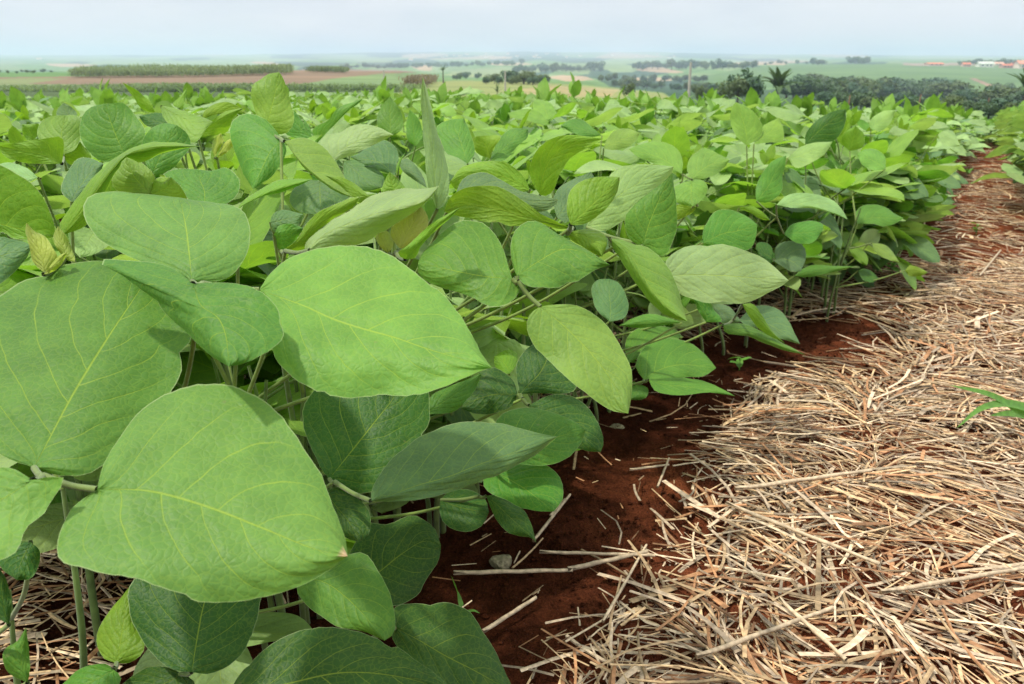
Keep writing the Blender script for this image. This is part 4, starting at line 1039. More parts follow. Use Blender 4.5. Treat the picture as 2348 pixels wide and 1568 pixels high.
# ------------------------------------------------------------------ straw mulch
def straw_piece(c, az, length, r, bend, tilt, z0, seg=4, ns=4):
    t = np.linspace(-.5, .5, ns)
    side = bend * (t * t - .25) * 4
    P = np.stack([t * length * math.cos(az) - side * math.sin(az), t * length * math.sin(az) + side * math.cos(az), z0 + t * length * tilt], 1)
    P[:, :2] += c
    P[:, 2] += gz(P[:, 0], P[:, 1])
    return P
def straw_cover(x, y):
    """how much straw lies here, 0..1"""
    dist = (x - x_row(y)) * .83        # metres right of the front row
    dist = dist + .07 * (value_noise(x, y, 5, 31) - .5)
    thr = np.where(y < .95, .165 - .05 * np.clip((y - .55) / .4, 0, 1), .115)
    a = np.clip((dist - thr) / .07, 0, 1) ** .8 * (.45 + .75 * value_noise(x, y, 7, 33))
    a = np.clip(a, 0, 1)
    a = np.where(dist < -.07, .30 + .5 * value_noise(x, y, 3, 32), a)
    a = np.where(y > 1.35, np.maximum(a, .5), a)
    return a
sr = np.random.default_rng(77)
def make_straw(n, xr, yr, lr, rr, layers, dens_by_cover=True, thin=False):
    V = []; F = []; T = []; nb = 0
    x = sr.uniform(*xr, n); y = sr.uniform(*yr, n)
    cov = straw_cover(x, y)
    keep = sr.random(n) < np.maximum(cov, .012 if lr[1] > .04 else .05)
    x, y, cov = x[keep], y[keep], cov[keep]
    # lie in bundles: a slowly turning direction, plus strays
    ang = 2.6 * value_noise(x, y, 6, 41) * math.pi + .5 + sr.normal(0, .22, len(x))
    stray = sr.random(len(x)) < .34
    ang[stray] = sr.uniform(0, math.pi, stray.sum())
    px, py, d = proj(np.stack([x, y, gz(x, y)], 1))
    ins = (d > 0) & (px > -300) & (px < 3400) & (py > 150) & (py < 1760)
    for i in np.nonzero(ins)[0]:
        L = sr.uniform(*lr) * (1 if sr.random() > .12 else 1.7); r = sr.uniform(*rr) * .78
        sheath = sr.random() < .13
        if sheath: r *= 1.9
        z0 = r * .6 + sr.random() ** 1.6 * layers * (.4 + .6 * cov[i]) + .004
        ns = 4 if L > .03 else 2
        t = np.linspace(-.5, .5, ns)
        bend = sr.normal(0, .05) * L
        az = ang[i]; ca, sa = math.cos(az), math.sin(az)
        side = bend * (t * t * 4 - 1)
        P = np.stack([x[i] + t * L * ca - side * sa, y[i] + t * L * sa + side * ca, np.zeros(ns)], 1)
        if ns == 4 and sr.random() < .25: P[2:, :2] += np.array([-sa, ca]) * (np.array([[.25], [1.0]]) * sr.normal(0, .16) * L)
        P[:, 2] = gz(P[:, 0], P[:, 1]) + z0 + t * L * sr.normal(0, .07)
        N2 = np.array([-sa, ca, 0])
        flat = .1 if sheath else sr.uniform(.15, .6)
        ro = sr.uniform(0, math.pi)
        tp = np.linspace(1, sr.uniform(.55, 1), ns)[:, None]
        prof = []
        for q in range(4):
            aa = ro * .3 + q * math.pi / 2 + .6
            prof.append(P + N2 * (math.cos(aa) * r * tp) + np.array([0, 0, 1.0]) * (math.sin(aa) * r * flat * tp))
        Vi = np.stack(prof, 1).reshape(-1, 3)
        ii = np.arange(ns - 1)[:, None] * 4; jj = np.arange(4)[None]
        Fi = np.stack([ii + jj, ii + (jj + 1) % 4, ii + 4 + (jj + 1) % 4, ii + 4 + jj], -1).reshape(-1, 4)
        V.append(Vi); F.append(Fi + nb); nb += len(Vi)
        b = sr.uniform(.34, 1.22)
        base = (np.array([1.08, 1.04, 1.0]), np.array([1.12, .98, .76]), np.array([1.22, 1.2, 1.12]), np.array([.72, .46, .30]), np.array([.9, .78, .6]))[sr.choice(5, p=[.28, .2, .12, .24, .16] if lr[1] > .04 else [.2, .2, .1, .28, .22])]
        T.append(np.broadcast_to(base * b, (len(Vi), 3)))
    return np.concatenate(V), np.concatenate(F), np.concatenate(T)
parts = [make_straw(14500, (-.45, 1.55), (.25, 1.05), (.02, .085), (.0008, .0023), .012),
         make_straw(22000, (-.45, 1.55), (.25, 1.05), (.005, .028), (.0004, .0013), .006),
         make_straw(12000, (-.3, 2.4), (.9, 1.9), (.03, .11), (.0013, .003), .016),
         make_straw(16000, (-.3, 2.4), (.9, 1.9), (.008, .03), (.0007, .0016), .008),
         make_straw(16000, (-.6, 4.4), (1.8, 4.6), (.03, .11), (.0016, .0036), .02),
         make_straw(6000, (1.0, 7.0), (4.2, 12), (.06, .16), (.003, .006), .025)]
nb = 0; VV = []; FF = []; TT_ = []
for a, b, c in parts:
    VV.append(a); FF.append(b + nb); TT_.append(c); nb += len(a)
o = link("straw_mulch", mesh_np("straw_mulch", np.concatenate(VV), np.concatenate(FF), M_STRAW, None, np.concatenate(TT_), False))
tag(o, "dry pale straw mulch strewn over the red soil between the rows", "straw", None, 'stuff')
# crumbs of soil
g = Geo(); ico = np.array([[0, 0, 1], [.9, 0, .45], [.28, .85, .45], [-.72, .53, .45], [-.72, -.53, .45], [.28, -.85, .45], [0, 0, -.6]])
icf = np.array([[0, 1, 2], [0, 2, 3], [0, 3, 4], [0, 4, 5], [0, 5, 1], [6, 2, 1], [6, 3, 2], [6, 4, 3], [6, 5, 4], [6, 1, 5]])
CV = []; CF = []; nb = 0
for _ in range(14000):
    y = sr.uniform(.3, 1.7); x = float(x_row(y)) + sr.uniform(-.25, .35)
    s = .0006 + .0026 * sr.random() ** 4
    P = ico * s * sr.uniform(.7, 1.3, (7, 3)) + np.array([x, y, float(gz(x, y) + clod(x, y)) + s * .3])
    CV.append(P); CF.append(icf + nb); nb += 7
o = link("soil_crumbs", mesh_np("soil_crumbs", np.concatenate(CV), np.concatenate(CF), M_SOIL, None, np.ones((nb, 3)), False))
tag(o, "loose crumbs of dark red soil along the edge of the row", "soil", None, 'stuff')
# single stalks that stand out
STALKS = [
    ((1040, 1333), (1312, 1326), .0026, "long pale stalk lying flat across the dark soil below the grey stone"),
    ((1236, 1283), (1500, 1300), .0021, "pale stalk pointing right beside the dark clod of soil"),
    ((1300, 1326), (1482, 1290), .0030, "broad grey stalk with a dark broken end at the straw's edge"),
    ((1106, 1470), (1228, 1390), .0026, "short stalk slanting over bare soil at the lower edge of the leaves"),
    ((1222, 1258), (1306, 1150), .0022, "stalk slanting up under the leaf tip over dark soil"),
    ((1442, 1092), (1532, 1080), .0019, "short stalk lying alone on the bare red soil, crossing a smaller one"),
    ((1506, 1132), (1532, 1065), .0018, "short tilted stalk with a reddish end on the bare red soil"),
    ((1590, 1560), (1900, 1440), .0026, "long bright stalk slanting across the straw near the bottom of the path"),
    ((1660, 1190), (2010, 1330), .0028, "long bleached stalk running down across the thickest straw bundle"),
    ((1680, 1160), (1990, 1118), .0030, "wide bleached stalk along the top of the straw bundle"),
    ((1380, 1460), (1480, 1270), .0018, "bent yellow stalk standing up across the straw edge"),
    ((2010, 1400), (2340, 1340), .0027, "pale stalk lying level across the straw at the lower right"),
    ((1780, 1420), (1930, 1566), .0024, "yellow stalk sloping down to the bottom edge of the picture"),
    ((2240, 655), (2290, 590), .0035, "grey upright splinter of stalk standing in the far straw"),
]
for i, (a, b, r, lab) in enumerate(STALKS):
    A = ground_at(*a); B = ground_at(*b)
    lift = .006 + .012 * (np.array([float(straw_cover(A[0], A[1])), float(straw_cover(B[0], B[1]))]))
    A[2] += lift[0] + r; B[2] += lift[1] + r
    mdp = (A + B) / 2 + np.array([0, 0, .002]) + np.array([sr.normal(0, .003), sr.normal(0, .003), 0])
    r *= .72; g = Geo()
    V, F, U = tube([A - mdp, B - mdp], [r, r * .95, r * .9, r * .8], 6, 10); V = V + (np.sin(np.arange(len(V)) * 12.9) * .12 * r)[:, None]
    g.add(V, F, U, np.array([1.0, .98, .92]) * sr.uniform(.7, 1.05))
    g.add(V[:7], [[0, 1, 2], [0, 2, 3], [0, 3, 4], [0, 4, 5], [0, 5, 6]], None, (.25, .2, .15))
    g.add(V[-7:], [[0, 1, 2], [0, 2, 3], [0, 3, 4], [0, 4, 5], [0, 5, 6]], None, (.3, .25, .2))
    o = link("straw_stalk", g.mesh("straw_stalk", M_STRAW)); o.location = mdp
    tag(o, lab, "straw stalk", "stalks of straw that stand out")

# ------------------------------------------------------------------ stone and clods
def lump(name, px, py, size, mat, seed, flat=.7, label="", cat=""):
    P = ground_at(px, py)
    r_ = np.random.default_rng(seed)
    n = 15; th = np.linspace(0, math.pi, n); ph = np.linspace(0, 2 * math.pi, 22)
    TH, PH = np.meshgrid(th, ph, indexing='ij')
    D = np.stack([np.sin(TH) * np.cos(PH), np.sin(TH) * np.sin(PH), np.cos(TH)], -1)
    pl = r_.normal(size=(9, 3)); pl /= np.linalg.norm(pl, axis=1)[:, None]
    cut = r_.uniform(.62, .95, 9)
    dd = (D @ pl.T); rad = np.min(np.where(dd > .05, cut / np.maximum(dd, .05), 9), -1)
    rad = np.minimum(rad, 1.15) * (1 + .10 * (value_noise(D[..., 0] * 3 + 9, D[..., 1] * 3 + D[..., 2] * 2 + 9, 2, seed) - .5))
    V = D * rad[..., None] * np.array([size, size * .8, size * flat])
    o = link(name, mesh_np(name, V.reshape(-1, 3), grid_faces(n, 22), mat, None, np.ones((n * 22, 3)), False))
    o.location = (P[0], P[1], P[2] + size * flat * .45)
    tag(o, label, cat)
lump("stone", 1150, 1305, .0105, M_STONE, 3, .9, "small pitted grey-green stone on the dark soil beside a long stalk", "stone")
lump("stone", 1412, 985, .009, M_STONE, 5, .5, "flat pale lump of crusted earth at the foot of a thin soybean stem", "stone")
lump("soil_clod", 1300, 1262, .018, M_SOIL, 8, .5, "dark red clod of soil between two pale stalks", "soil clod")

# ------------------------------------------------------------------ weeds
M_WEED = simple_mat("weed_leaf", (0.13, 0.30, 0.045), .5, .25, 120, .4, True, .0004, 300, .3)
def blade(g, pts, w, tone=(1, 1, 1), fold=.25, face=(0, 0, 1.0)):
    C = catmull(np.array(pts), 16); T = np.gradient(C, axis=0); T /= np.linalg.norm(T, axis=1)[:, None]
    S = np.cross(T, np.array(face)); S /= np.linalg.norm(S, axis=1)[:, None] + 1e-9
    Nn = np.cross(S, T)
    v = np.linspace(0, 1, 16); ww = w * (np.minimum(1, v * 5) ** .6) * (1 - v ** 2.2) ** .8
    rows = np.stack([C - S * ww[:, None] + Nn * ww[:, None] * fold, C, C + S * ww[:, None] + Nn * ww[:, None] * fold], 1)
    g.add(rows.reshape(-1, 3), grid_faces(16, 3), None, tone)
# grass at the right edge
root = empty("grass_weed", ground_at(2430, 1000)); R0 = np.array(root.location)
tag(root, "young grass weed with three arching green blades over the straw at the right edge", "grass weed")
def gp(px, py, d): return unproj(px, py, d) - R0
dg = float(proj(R0[None])[2][0])
for pts in ([(2440, 985, dg), (2340, 945, dg - .03), (2270, 905, dg - .06), (2176, 883, dg - .08)], [(2440, 985, dg), (2330, 928, dg - .04), (2250, 935, dg - .07), (2192, 982, dg - .09)], [(2440, 985, dg), (2360, 955, dg), (2310, 948, dg - .02), (2268, 953, dg - .04)]):
    g = Geo(); blade(g, [gp(*p) for p in pts], .0060, (1, 1, 1), .2, (0, -.75, .66)); link("blade", g.mesh("grass_blade", M_WEED), root)
g = Geo(); V, F, U = tube([(0, 0, 0), gp(2440, 985, dg)], [.0016, .0012], 6, 6); g.add(V, F, U); link("stem", g.mesh("grass_stem", M_WEED), root)
root = empty("grass_weed", ground_at(1062, 1405)); R0 = np.array(root.location)
tag(root, "single thin green grass blade upright on the dark soil under the leaves", "grass weed")
dg = float(proj(R0[None])[2][0])
g = Geo(); blade(g, [(0, 0, 0), gp(1050, 1365, dg), gp(1034, 1318, dg - .01)], .0022); link("blade", g.mesh("grass_blade", M_WEED), root)
g = Geo(); blade(g, [(0, 0, 0), gp(1085, 1400, dg), gp(1100, 1406, dg)], .0018); link("blade", g.mesh("grass_blade", M_WEED), root)
def weed(px, py, size, seed, label, n=7, group=None):
    P = ground_at(px, py); root = empty("weed", P); r_ = np.random.default_rng(seed)
    tag(root, label, "weed", group)
    h = size * r_.uniform(.6, 1.0)
    g = Geo(); V, F, U = tube([(0, 0, -.004), (size * .1, 0, h * .5), (size * .05, size * .1, h)], [size * .03, size * .02], 5, 6); g.add(V, F, U, (1, 1, .8)); link("stem", g.mesh("weed_stem", M_WEED), root)
    for i in range(n):
        f = (i + 1) / n; Lg = size * r_.uniform(.45, .75); a = i * 2.4 + r_.uniform(-.4, .4)
        V, F, U = leaflet_local(Lg, Lg * .55, 8, 2, r_, .25, r_.uniform(0, .3), r_.normal(0, .3))
        Rm = rotm(r_.uniform(-.3, .7), r_.normal(0, .2), a)
        o = link("leaf", mesh_np("weed_leaf", V @ Rm.T + np.array([size * .05, 0, h * (.2 + .8 * f)]), F, M_WEED, U, (1, 1, 1)), root)
weed(1690, 855, .030, 1, "tiny seedling with narrow leaves alone on the red soil right of the row", 4)
weed(1965, 640, .055, 2, "low bushy weed with bright round leaves at the foot of the row, against the straw", 10)
weed(2040, 632, .045, 3, "weed spreading its yellow-green leaves out onto the straw", 8)
weed(1890, 668, .022, 4, "small two-leaved sprout in the straw just in front of the low bushy weed", 4)
WG = "small weeds growing in the far part of the path"
for i, (a, b, s) in enumerate([(2085, 482, .07), (2120, 478, .06), (2150, 470, .06), (2180, 350, .09), (2225, 345, .07), (2160, 400, .06), (2215, 405, .05), (2235, 540, .035)]):
    weed(a, b, s, 10 + i, "small green weed sprouting from the straw far along the path", 7, WG)

# ------------------------------------------------------------------ distant trees, cane, poles, houses
def crown_cloud(r_, n, R, leaf, lobes):
    cs = r_.normal(0, .42, (lobes, 3)) * R; cs[:, 2] = np.abs(cs[:, 2]) * .8
    rs = r_.uniform(.35, .6, lobes)
    k = r_.integers(0, lobes, n)
    D = r_.normal(size=(n, 3)); D /= np.linalg.norm(D, axis=1)[:, None]
    P = cs[k] + D * (rs[k] * r_.uniform(.6, 1.05, n))[:, None] * np.mean(R)
    Nn = D + r_.normal(0, .5, (n, 3)); Nn /= np.linalg.norm(Nn, axis=1)[:, None]
    A = np.cross(Nn, r_.normal(size=(n, 3))); A /= np.linalg.norm(A, axis=1)[:, None]; B = np.cross(Nn, A)
    s = leaf * r_.uniform(.6, 1.3, n)[:, None]
    V = np.stack([P + A * s, P + B * s * .6, P - A * s, P - B * s * .6], 1).reshape(-1, 3)
    F = np.arange(4 * n).reshape(-1, 4)
    t = np.repeat(r_.uniform(.75, 1.25, n)[:, None], 4, 0).reshape(-1, 1)
    return V, F, t
def tree_proto(seed, kind):
    r_ = np.random.default_rng(seed)
    R = np.array([.46, .46, .42]) if kind == 'round' else np.array([.34, .34, .55])
    V, F, t = crown_cloud(r_, 900, R, .055, 9)
    V[:, 2] = (V[:, 2] - V[:, 2].min()) / (V[:, 2].max() - V[:, 2].min()) * .92 + .08
    col = np.array([(.095, .16, .075), (.125, .175, .07), (.08, .15, .085)][seed % 3])
    cm = mesh_np("tree_crown", V, F, M_CROWN, None, t * col, False)
    g = Geo(); a, b, c = tube([(0, 0, -.05), (.01, 0, .3), (0, .02, .6)], [.03, .022, .012], 6, 6); g.add(a, b, c)
    for q in range(4):
        an = q * 1.6; a, b, c = tube([(0, 0, .25), (.12 * math.cos(an), .12 * math.sin(an), .42), (.24 * math.cos(an), .24 * math.sin(an), .55)], [.014, .006], 4, 4); g.add(a, b, c)
    return cm, g.mesh("tree_trunk", M_BARK)
TREES = [tree_proto(i, 'round' if i % 2 == 0 else 'tall') for i in range(6)]
def put_tree(px, py_base, py_top, label, group=None, wide=1.0, seed=None, cat="tree"):
    P = terr(px, py_base); d = float(proj(P[None])[2][0])
    hgt = (py_base - py_top) / FPX * d
    r_ = np.random.default_rng(int(px * 13 + py_base * 7)); k = int(r_.integers(0, 6)) if seed is None else seed
    root = empty("tree", P); root.scale = (hgt * wide, hgt * wide, hgt); root.rotation_euler = (0, 0, r_.uniform(0, 6.28))
    tag(root, label, cat, group)
    link("crown", TREES[k][0], root); link("trunk", TREES[k][1], root)
    return root
tr = np.random.default_rng(3)
def belt(xa, xb, ya, yb, ha, hb, n, label, group, wide=1.3):
    for i in range(n):
        x = xa + (xb - xa) * (i + tr.uniform(.1, .9)) / n
        f = (x - xa) / (xb - xa); y = ya + (yb - ya) * f + tr.uniform(-2, 2)
        put_tree(x, y, y - tr.uniform(ha, hb) * (1.5 if hb < 20 else 1.15), label, group, tr.uniform(1.0, 1.6) * wide)
belt(1800, 2195, 226, 240, 34, 50, 26, "dark round tree of the wood behind the fence posts", "trees of the dark wood below the right hill")
belt(1840, 2185, 212, 222, 26, 40, 20, "dark round tree of the wood behind the fence posts", "trees of the dark wood below the right hill")
belt(1850, 2190, 246, 256, 26, 38, 16, "dark round tree of the wood behind the fence posts", "trees of the dark wood below the right hill")
belt(2190, 2420, 246, 252, 30, 46, 13, "bluish tree in the hollow below the brown track", "trees in the hollow at the right edge")
belt(2150, 2420, 268, 276, 30, 44, 12, "bluish tree in the hollow below the brown track", "trees in the hollow at the right edge")
belt(2280, 2420, 222, 226, 18, 30, 5, "bluish tree in the hollow below the brown track", "trees in the hollow at the right edge")
belt(1580, 1720, 218, 222, 12, 24, 8, "hazy tree in the dip left of the broad bushy tree", "trees in the dip behind the pale pole")
belt(1400, 1700, 200, 214, 8, 16, 16, "hazy tree on the wooded slope behind the pale pole", "trees of the wooded slope")
belt(1370, 1620, 186, 190, 7, 13, 14, "hazy tree on the wooded slope behind the pale pole", "trees of the wooded slope")
belt(1110, 1250, 193, 194, 14, 22, 9, "dark tree in the clump behind the grey pole", "trees of the clump behind the grey pole")
belt(1160, 1255, 190, 192, 18, 27, 6, "dark tree in the clump behind the grey pole", "trees of the clump behind the grey pole")
belt(1180, 1385, 168, 163, 8, 17, 16, "blue-green tree of the wood beside the tan field", "trees beside the tan field")
belt(790, 1010, 158, 154, 5, 9, 18, "small hazy tree in the long distant hedge line", "trees of the distant hedge line")
belt(1000, 1200, 155, 149, 5, 9, 14, "small hazy tree in the long distant hedge line", "trees of the distant hedge line")
belt(1040, 1072, 182, 182, 8, 12, 3, "low round bush beside the lone thin tree", "bushes beside the lone thin tree")
belt(1450, 1640, 160, 158, 8, 17, 14, "blue tree of the distant wood under the horizon at right of centre", "trees of the distant wood")
belt(1640, 1730, 160, 157, 9, 17, 7, "dark tree on the near crest of the green hill", "trees on the crest of the green hill")
belt(1860, 1885, 148, 148, 8, 11, 3, "dark tree standing up from the green hill's skyline", "trees on the hill's skyline")
belt(1740, 1850, 150, 148, 4, 7, 6, "dark tree standing up from the green hill's skyline", "trees on the hill's skyline")
belt(1950, 1990, 146, 146, 8, 12, 6, "tree of the square grove on the skyline", "trees of the square grove")
belt(2200, 2330, 150, 150, 5, 11, 12, "dark tree among the houses of the village", "trees of the village")
belt(-20, 120, 167, 167, 3, 7, 9, "blue tree in the distance beyond the left edge of the cane", "blue trees at the far left")
put_tree(1094, 181, 166, "single round tree alone in the pale field left of the clump", None, 1.2)
put_tree(1600, 232, 196, "slim green shrub right behind the pale pole", None, .9)
put_tree(1444, 224, 190, "bushy dark shrub on the brow of the field, left of the pole", None, 1.0)
put_tree(1745 - 22, 238, 160, "broad bushy tree standing on the field's brow beside the banana palm", None, 1.15, 2)
put_tree(1690, 238, 178, "smaller rounded tree at the left of the broad bushy tree", None, 1.2, 4)
# fronded plants: banana and palm
def palm(name, px, py_base, py_top, seed, label, nf=11, trunk=.5, cat="palm", broad=.07, group=None):
    P = terr(px, py_base); d = float(proj(P[None])[2][0]); h = (py_base - py_top) / FPX * d
    r_ = np.random.default_rng(seed); root = empty(name, P); tag(root, label, cat, group)
    g = Geo(); V, F, U = tube([(0, 0, -.1), (0, .01 * h, trunk * .5 * h), (0, 0, trunk * h)], [.05 * h, .035 * h, .03 * h], 7, 6); g.add(V, F, U); link("trunk", g.mesh("palm_trunk", M_BARK), root)
    for i in range(nf):
        a = i * 2.4 + r_.uniform(-.3, .3); e = r_.uniform(.3, 1.35); L = h * (1 - trunk) * r_.uniform(.9, 1.2)
        D = np.array([math.cos(a) * math.cos(e), math.sin(a) * math.cos(e), math.sin(e)])
        q0 = np.array([0, 0, trunk * h]); q1 = q0 + D * L * .55; q2 = q0 + D * L + np.array([math.cos(a), math.sin(a), 0]) * L * .15 - np.array([0, 0, L * .35 * (1.4 - e)])
        g = Geo(); blade(g, [q0, q1, q2], broad * h, np.array((.075, .13, .045)) * r_.uniform(.7, 1.3), .35); link("frond", g.mesh("palm_frond", M_CROWN), root)
palm("banana_plant", 1780, 240, 156, 1, "banana plant with ragged drooping leaves beside the broad bushy tree", 17, .36, "banana plant", .11)
palm("banana_plant", 2342, 262, 156, 2, "banana plant cut off by the right edge of the picture", 11, .45, "banana plant", .075)
palm("banana_plant", 2020, 255, 210, 3, "small low banana plant between two fence posts", 8, .25, "banana plant", .09)
palm("palm_tree", 1016, 190, 150, 4, "lone thin tree with a tufted top right of the pale green field", 9, .62, "palm", .05)
palm("banana_plant", 1140, 222, 192, 5, "dark leafy shoot left of the grey pole on the olive slope", 7, .3, "banana plant", .05)
palm("banana_plant", 1312, 224, 206, 6, "small dark leafy shoot right of the grey pole on the olive slope", 6, .2, "banana plant", .07)
def pole(px, pyb, pyt, r, label, mat, name="utility_pole", cat="pole", arm=False, group=None):
    P = terr(px, pyb); d = float(proj(P[None])[2][0]); h = (pyb - pyt) / FPX * d
    root = empty(name, P); tag(root, label, cat, group)
    g = Geo(); V, F, U = tube([(0, 0, -.3), (0, 0, h * .5), (0, 0, h)], [r, r * .85, r * .7], 8, 6); g.add(V, F, U); link("shaft", g.mesh("pole_shaft", mat), root)
    if arm:
        g = Geo(); V, F, U = tube([(-.9, 0, h * .965), (.9, 0, h * .965)], [.06], 4, 2); g.add(V, F, U)
        for q in (-.8, 0, .8):
            V, F, U = tube([(q, 0, h * .965), (q, 0, h * .965 + .3)], [.05, .03], 5, 3); g.add(V, F, U)
        link("crossarm", g.mesh("pole_crossarm", M_BARK), root)
pole(1577, 238, 148, .15, "pale concrete pole rising behind the field right of centre", M_POLE)
pole(1158, 222, 166, .11, "grey wooden pole on the olive slope at the centre", M_POLE)
pole(882, 214, 164, .12, "thin grey pole in front of the pale green field", M_POLE)
FG = "reddish fence posts beyond the brow of the field"
for px, a in ((1858, 216), (1943, 220), (2035, 218), (2104, 218), (2261, 226)):
    P = terr(px, 256); d = float(proj(P[None])[2][0]); h = (256 - a) / FPX * d
    g = Geo(); V, F, U = tube([(0, 0, -.3), (0, .02, h * .5), (.03, 0, h)], [.065, .06, .05], 7, 5); g.add(V, F, U); g.add(V[-7:], [[0, 1, 2], [0, 2, 3], [0, 3, 4], [0, 4, 5], [0, 5, 6]])
    o = link("fence_post", g.mesh("fence_post", M_POST)); o.location = P
    tag(o, "reddish wooden fence post in front of the dark wood", "fence post", FG)
def house(px, pyb, wpx, hpx, label, wall=(1, 1, 1), roof=(1, 1, 1), cat="house", group=None, simple=False):
    P = terr(px, pyb); d = float(proj(P[None])[2][0]); w = wpx / FPX * d; h = hpx / FPX * d; dp = w * .6
    root = empty("house", P); root.rotation_euler = (0, 0, (px * .37) % .5 - .25)
    tag(root, label, cat, group)
    e = h * .6; x, y = w / 2, dp / 2
    V = np.array([[-x, -y, -2], [x, -y, -2], [x, y, -2], [-x, y, -2], [-x, -y, e], [x, -y, e], [x, y, e], [-x, y, e], [-x, 0, h * .97], [x, 0, h * .97]])
    F = [[0, 1, 5, 4], [1, 2, 6, 5], [2, 3, 7, 6], [3, 0, 4, 7], [4, 7, 8, 8], [5, 9, 6, 6]]
    g = Geo(); g.add(V, F, None, wall); link("wall", g.mesh("house_wall", M_WALL, False), root)
    o = .06 * w
    V = np.array([[-x - o, -y - o, e - .05 * h], [x + o, -y - o, e - .05 * h], [x + o, 0, h], [-x - o, 0, h], [x + o, y + o, e - .05 * h], [-x - o, y + o, e - .05 * h]])
    g = Geo(); g.add(np.concatenate([V, V + [0, 0, .03 * h]]), [[0, 1, 2, 3], [3, 2, 4, 5], [6, 7, 8, 9], [9, 8, 10, 11], [0, 1, 7, 6], [4, 5, 11, 10]], None, roof); link("roof", g.mesh("house_roof", M_ROOF, False), root)
    if not simple:
        for q in (-.28, .05, .3):
            wv = np.array([[q * w - .06 * w, -y - .03, e * .35], [q * w + .06 * w, -y - .03, e * .35], [q * w + .06 * w, -y - .03, e * .8], [q * w - .06 * w, -y - .03, e * .8]])
            g = Geo(); g.add(wv, [[0, 1, 2, 3]]); link("window", g.mesh("house_window", M_GLASS, False), root)
VG = "houses of the village on the right skyline"
for px, pyb, w, h, lab, wl, rf in [
    (2140, 150, 34, 6, "long low house with a bright orange roof at the left end of the village", (1.1, .9, .8), (1.6, 1.3, 1.2)),
    (2213, 153, 18, 9, "small house with a red roof left of the white building", (.9, .6, .5), (1.5, 1.2, 1.1)),
    (2256, 154, 32, 12, "white building with a pale green roof in the village", (1.2, 1.25, 1.2), (1.3, 3.6, 5.5)),
    (2288, 151, 18, 8, "cream house just right of the white building", (1.2, 1.1, .95), (1.6, 2.4, 3.0)),
    (2305, 156, 24, 9, "low reddish house in front of the village trees", (.8, .45, .35), (1.3, 1.0, .9)),
    (2325, 153, 20, 8, "pinkish house with a terracotta roof near the right edge", (1.1, .8, .65), (1.4, 1.1, 1.0)),
    (2348, 157, 40, 17, "big pale house at the right end of the village, partly out of the picture", (1.2, 1.0, .9), (1.5, 1.6, 1.7)),
    (2366, 148, 30, 12, "tan house behind the big pale house", (1.1, .9, .7), (1.6, 1.8, 1.7))]:
    house(px, pyb, w, h, lab, wl, rf, "house", VG)
house(2176, 228, 40, 12, "red roofed house half hidden in the dark wood", (1.2, 1.1, 1.0), (1.2, .9, .9))
house(2150, 226, 18, 8, "small white walled shed beside the red roofed house", (1.3, 1.2, 1.1), (1.8, 2.4, 2.6), "shed")
CG = "buildings of the far town on the horizon"
cr = np.random.default_rng(8)
for i in range(26):
    px = cr.uniform(960, 1560); py = cr.uniform(124, 137)
    house(px, py, cr.uniform(4, 9), cr.uniform(2.5, 5), "tiny whitish building of the far town under the horizon", (1.3, 1.3, 1.3), (1.4, 2.5, 3.5), "building", CG, True)
for px, py, w, lab in ((90, 137, 10, "pale building on the far left hillside"), (425 * .333 * 1.0 + 800, 139, 9, "white shed roof glinting beyond the long hedge line")):
    house(px, py, w, 4, lab, (1.3, 1.3, 1.3), (1.6, 3, 4), "building", None, True)
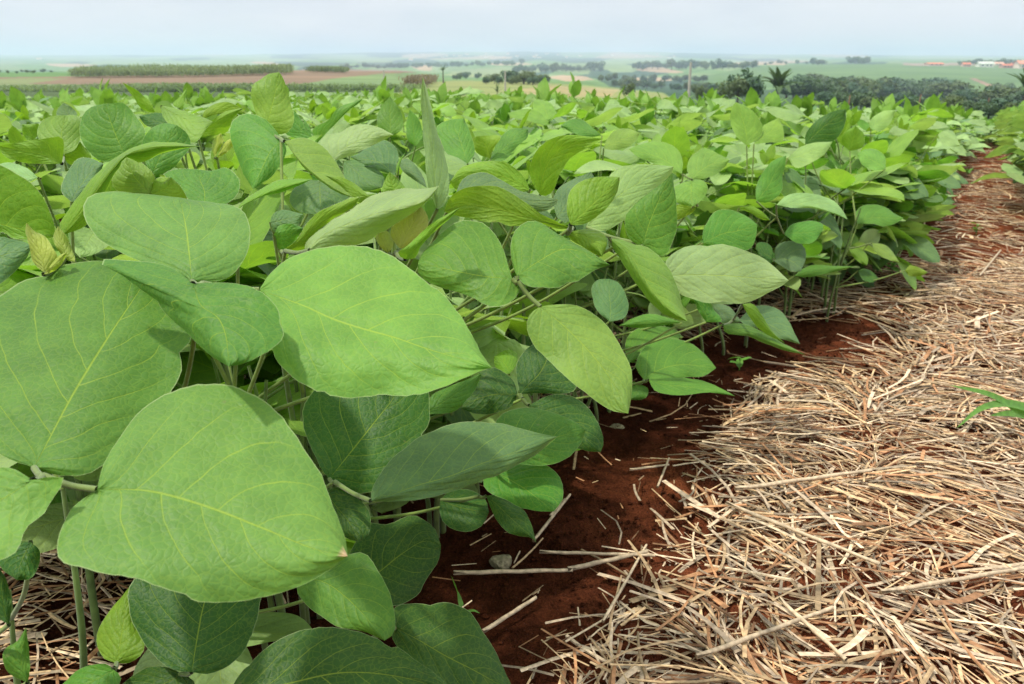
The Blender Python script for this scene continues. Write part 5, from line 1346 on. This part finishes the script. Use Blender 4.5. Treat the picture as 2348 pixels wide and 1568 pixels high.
# sugarcane stands
def cane(poly_xy, n, hgt, label, seed, col):
    r_ = np.random.default_rng(seed); V = []; F = []; T = []; nb = 0
    poly = np.array(poly_xy, float); lo = poly.min(0); hi = poly.max(0)
    q = r_.uniform(lo, hi, (n * 4, 2)); q = q[inpoly(q[:, 0], q[:, 1], [tuple(p) for p in poly])][:n]
    P = terr(q[:, 0], q[:, 1]); d = proj(P)[2]
    for p in P:
        H = hgt * r_.uniform(.75, 1.1) * (.78 + .44 * float(value_noise(p[0], p[1], .03, 61)))
        for _ in range(7):
            a = r_.uniform(0, 6.28); z0 = H * r_.uniform(.1, .75); L = H * r_.uniform(.3, .5)
            dx, dy = math.cos(a), math.sin(a); b = p + np.array([r_.normal(0, .5), r_.normal(0, .5), z0])
            m = b + np.array([dx * L * .3, dy * L * .3, L * .6]); t = b + np.array([dx * L * .9, dy * L * .9, L * r_.uniform(.3, .8)])
            s = np.array([-dy, dx, 0]) * .11
            V += [b - s * .6, b + s * .6, m + s, m - s, t]; F += [[nb, nb + 1, nb + 2, nb + 3], [nb + 3, nb + 2, nb + 4, nb + 4]]; nb += 5
            c = np.array(col) * r_.uniform(.7, 1.3); T += [c] * 5
    g = Geo(); g.add(np.array(V), np.array(F), None, np.array(T))
    o = link("sugarcane", g.mesh("sugarcane", M_CANE, False)); tag(o, label, "sugarcane", None, 'stuff')
cane([(-200, 212), (-200, 206), (640, 207), (960, 209), (960, 212), (640, 212)], 3000, 1.25, "low strip of sugarcane just beyond the soybean field on the left", 1, (.20, .28, .115))
cane([(160, 179), (190, 170), (400, 166), (670, 164), (668, 172), (420, 178)], 2600, 2.7, "tall block of sugarcane on the left ridge above the brown field", 2, (.20, .265, .11))
cane([(700, 166), (720, 163), (800, 164), (790, 168)], 500, 2.0, "short dark strip of cane right of the tall block", 3, (.16, .22, .09))
cane([(925, 206), (955, 194), (990, 186), (1000, 190), (960, 204)], 500, 2.0, "dark edge of cane stubble slanting down to the olive field", 4, (.22, .18, .11))

# ------------------------------------------------------------------ air
hm, nt = newmat("haze_air"); N = NT(nt); out = N.node("ShaderNodeOutputMaterial")
vol = N.node("ShaderNodeVolumePrincipled"); vol.inputs['Color'].default_value = (.71, .83, 1.0, 1); vol.inputs['Density'].default_value = .00031
vol.inputs['Anisotropy'].default_value = .3
nt.links.new(vol.outputs[0], out.inputs['Volume'])
zlo = float(min(TVA[:, 2].min(), -10)) - 2; zhi = float(TV[..., 2].max()) + 40
hv = np.array([[a, b, c] for a in (-9000, 9000) for b in (-60, 9500) for c in (zlo, zhi)])
hf = np.array([[0, 1, 3, 2], [4, 6, 7, 5], [0, 4, 5, 1], [2, 3, 7, 6], [0, 2, 6, 4], [1, 5, 7, 3]])
o = link("haze", mesh_np("haze", hv, hf, hm, smooth=False)); tag(o, "thin blue haze over the distant country", "haze", None, 'stuff')
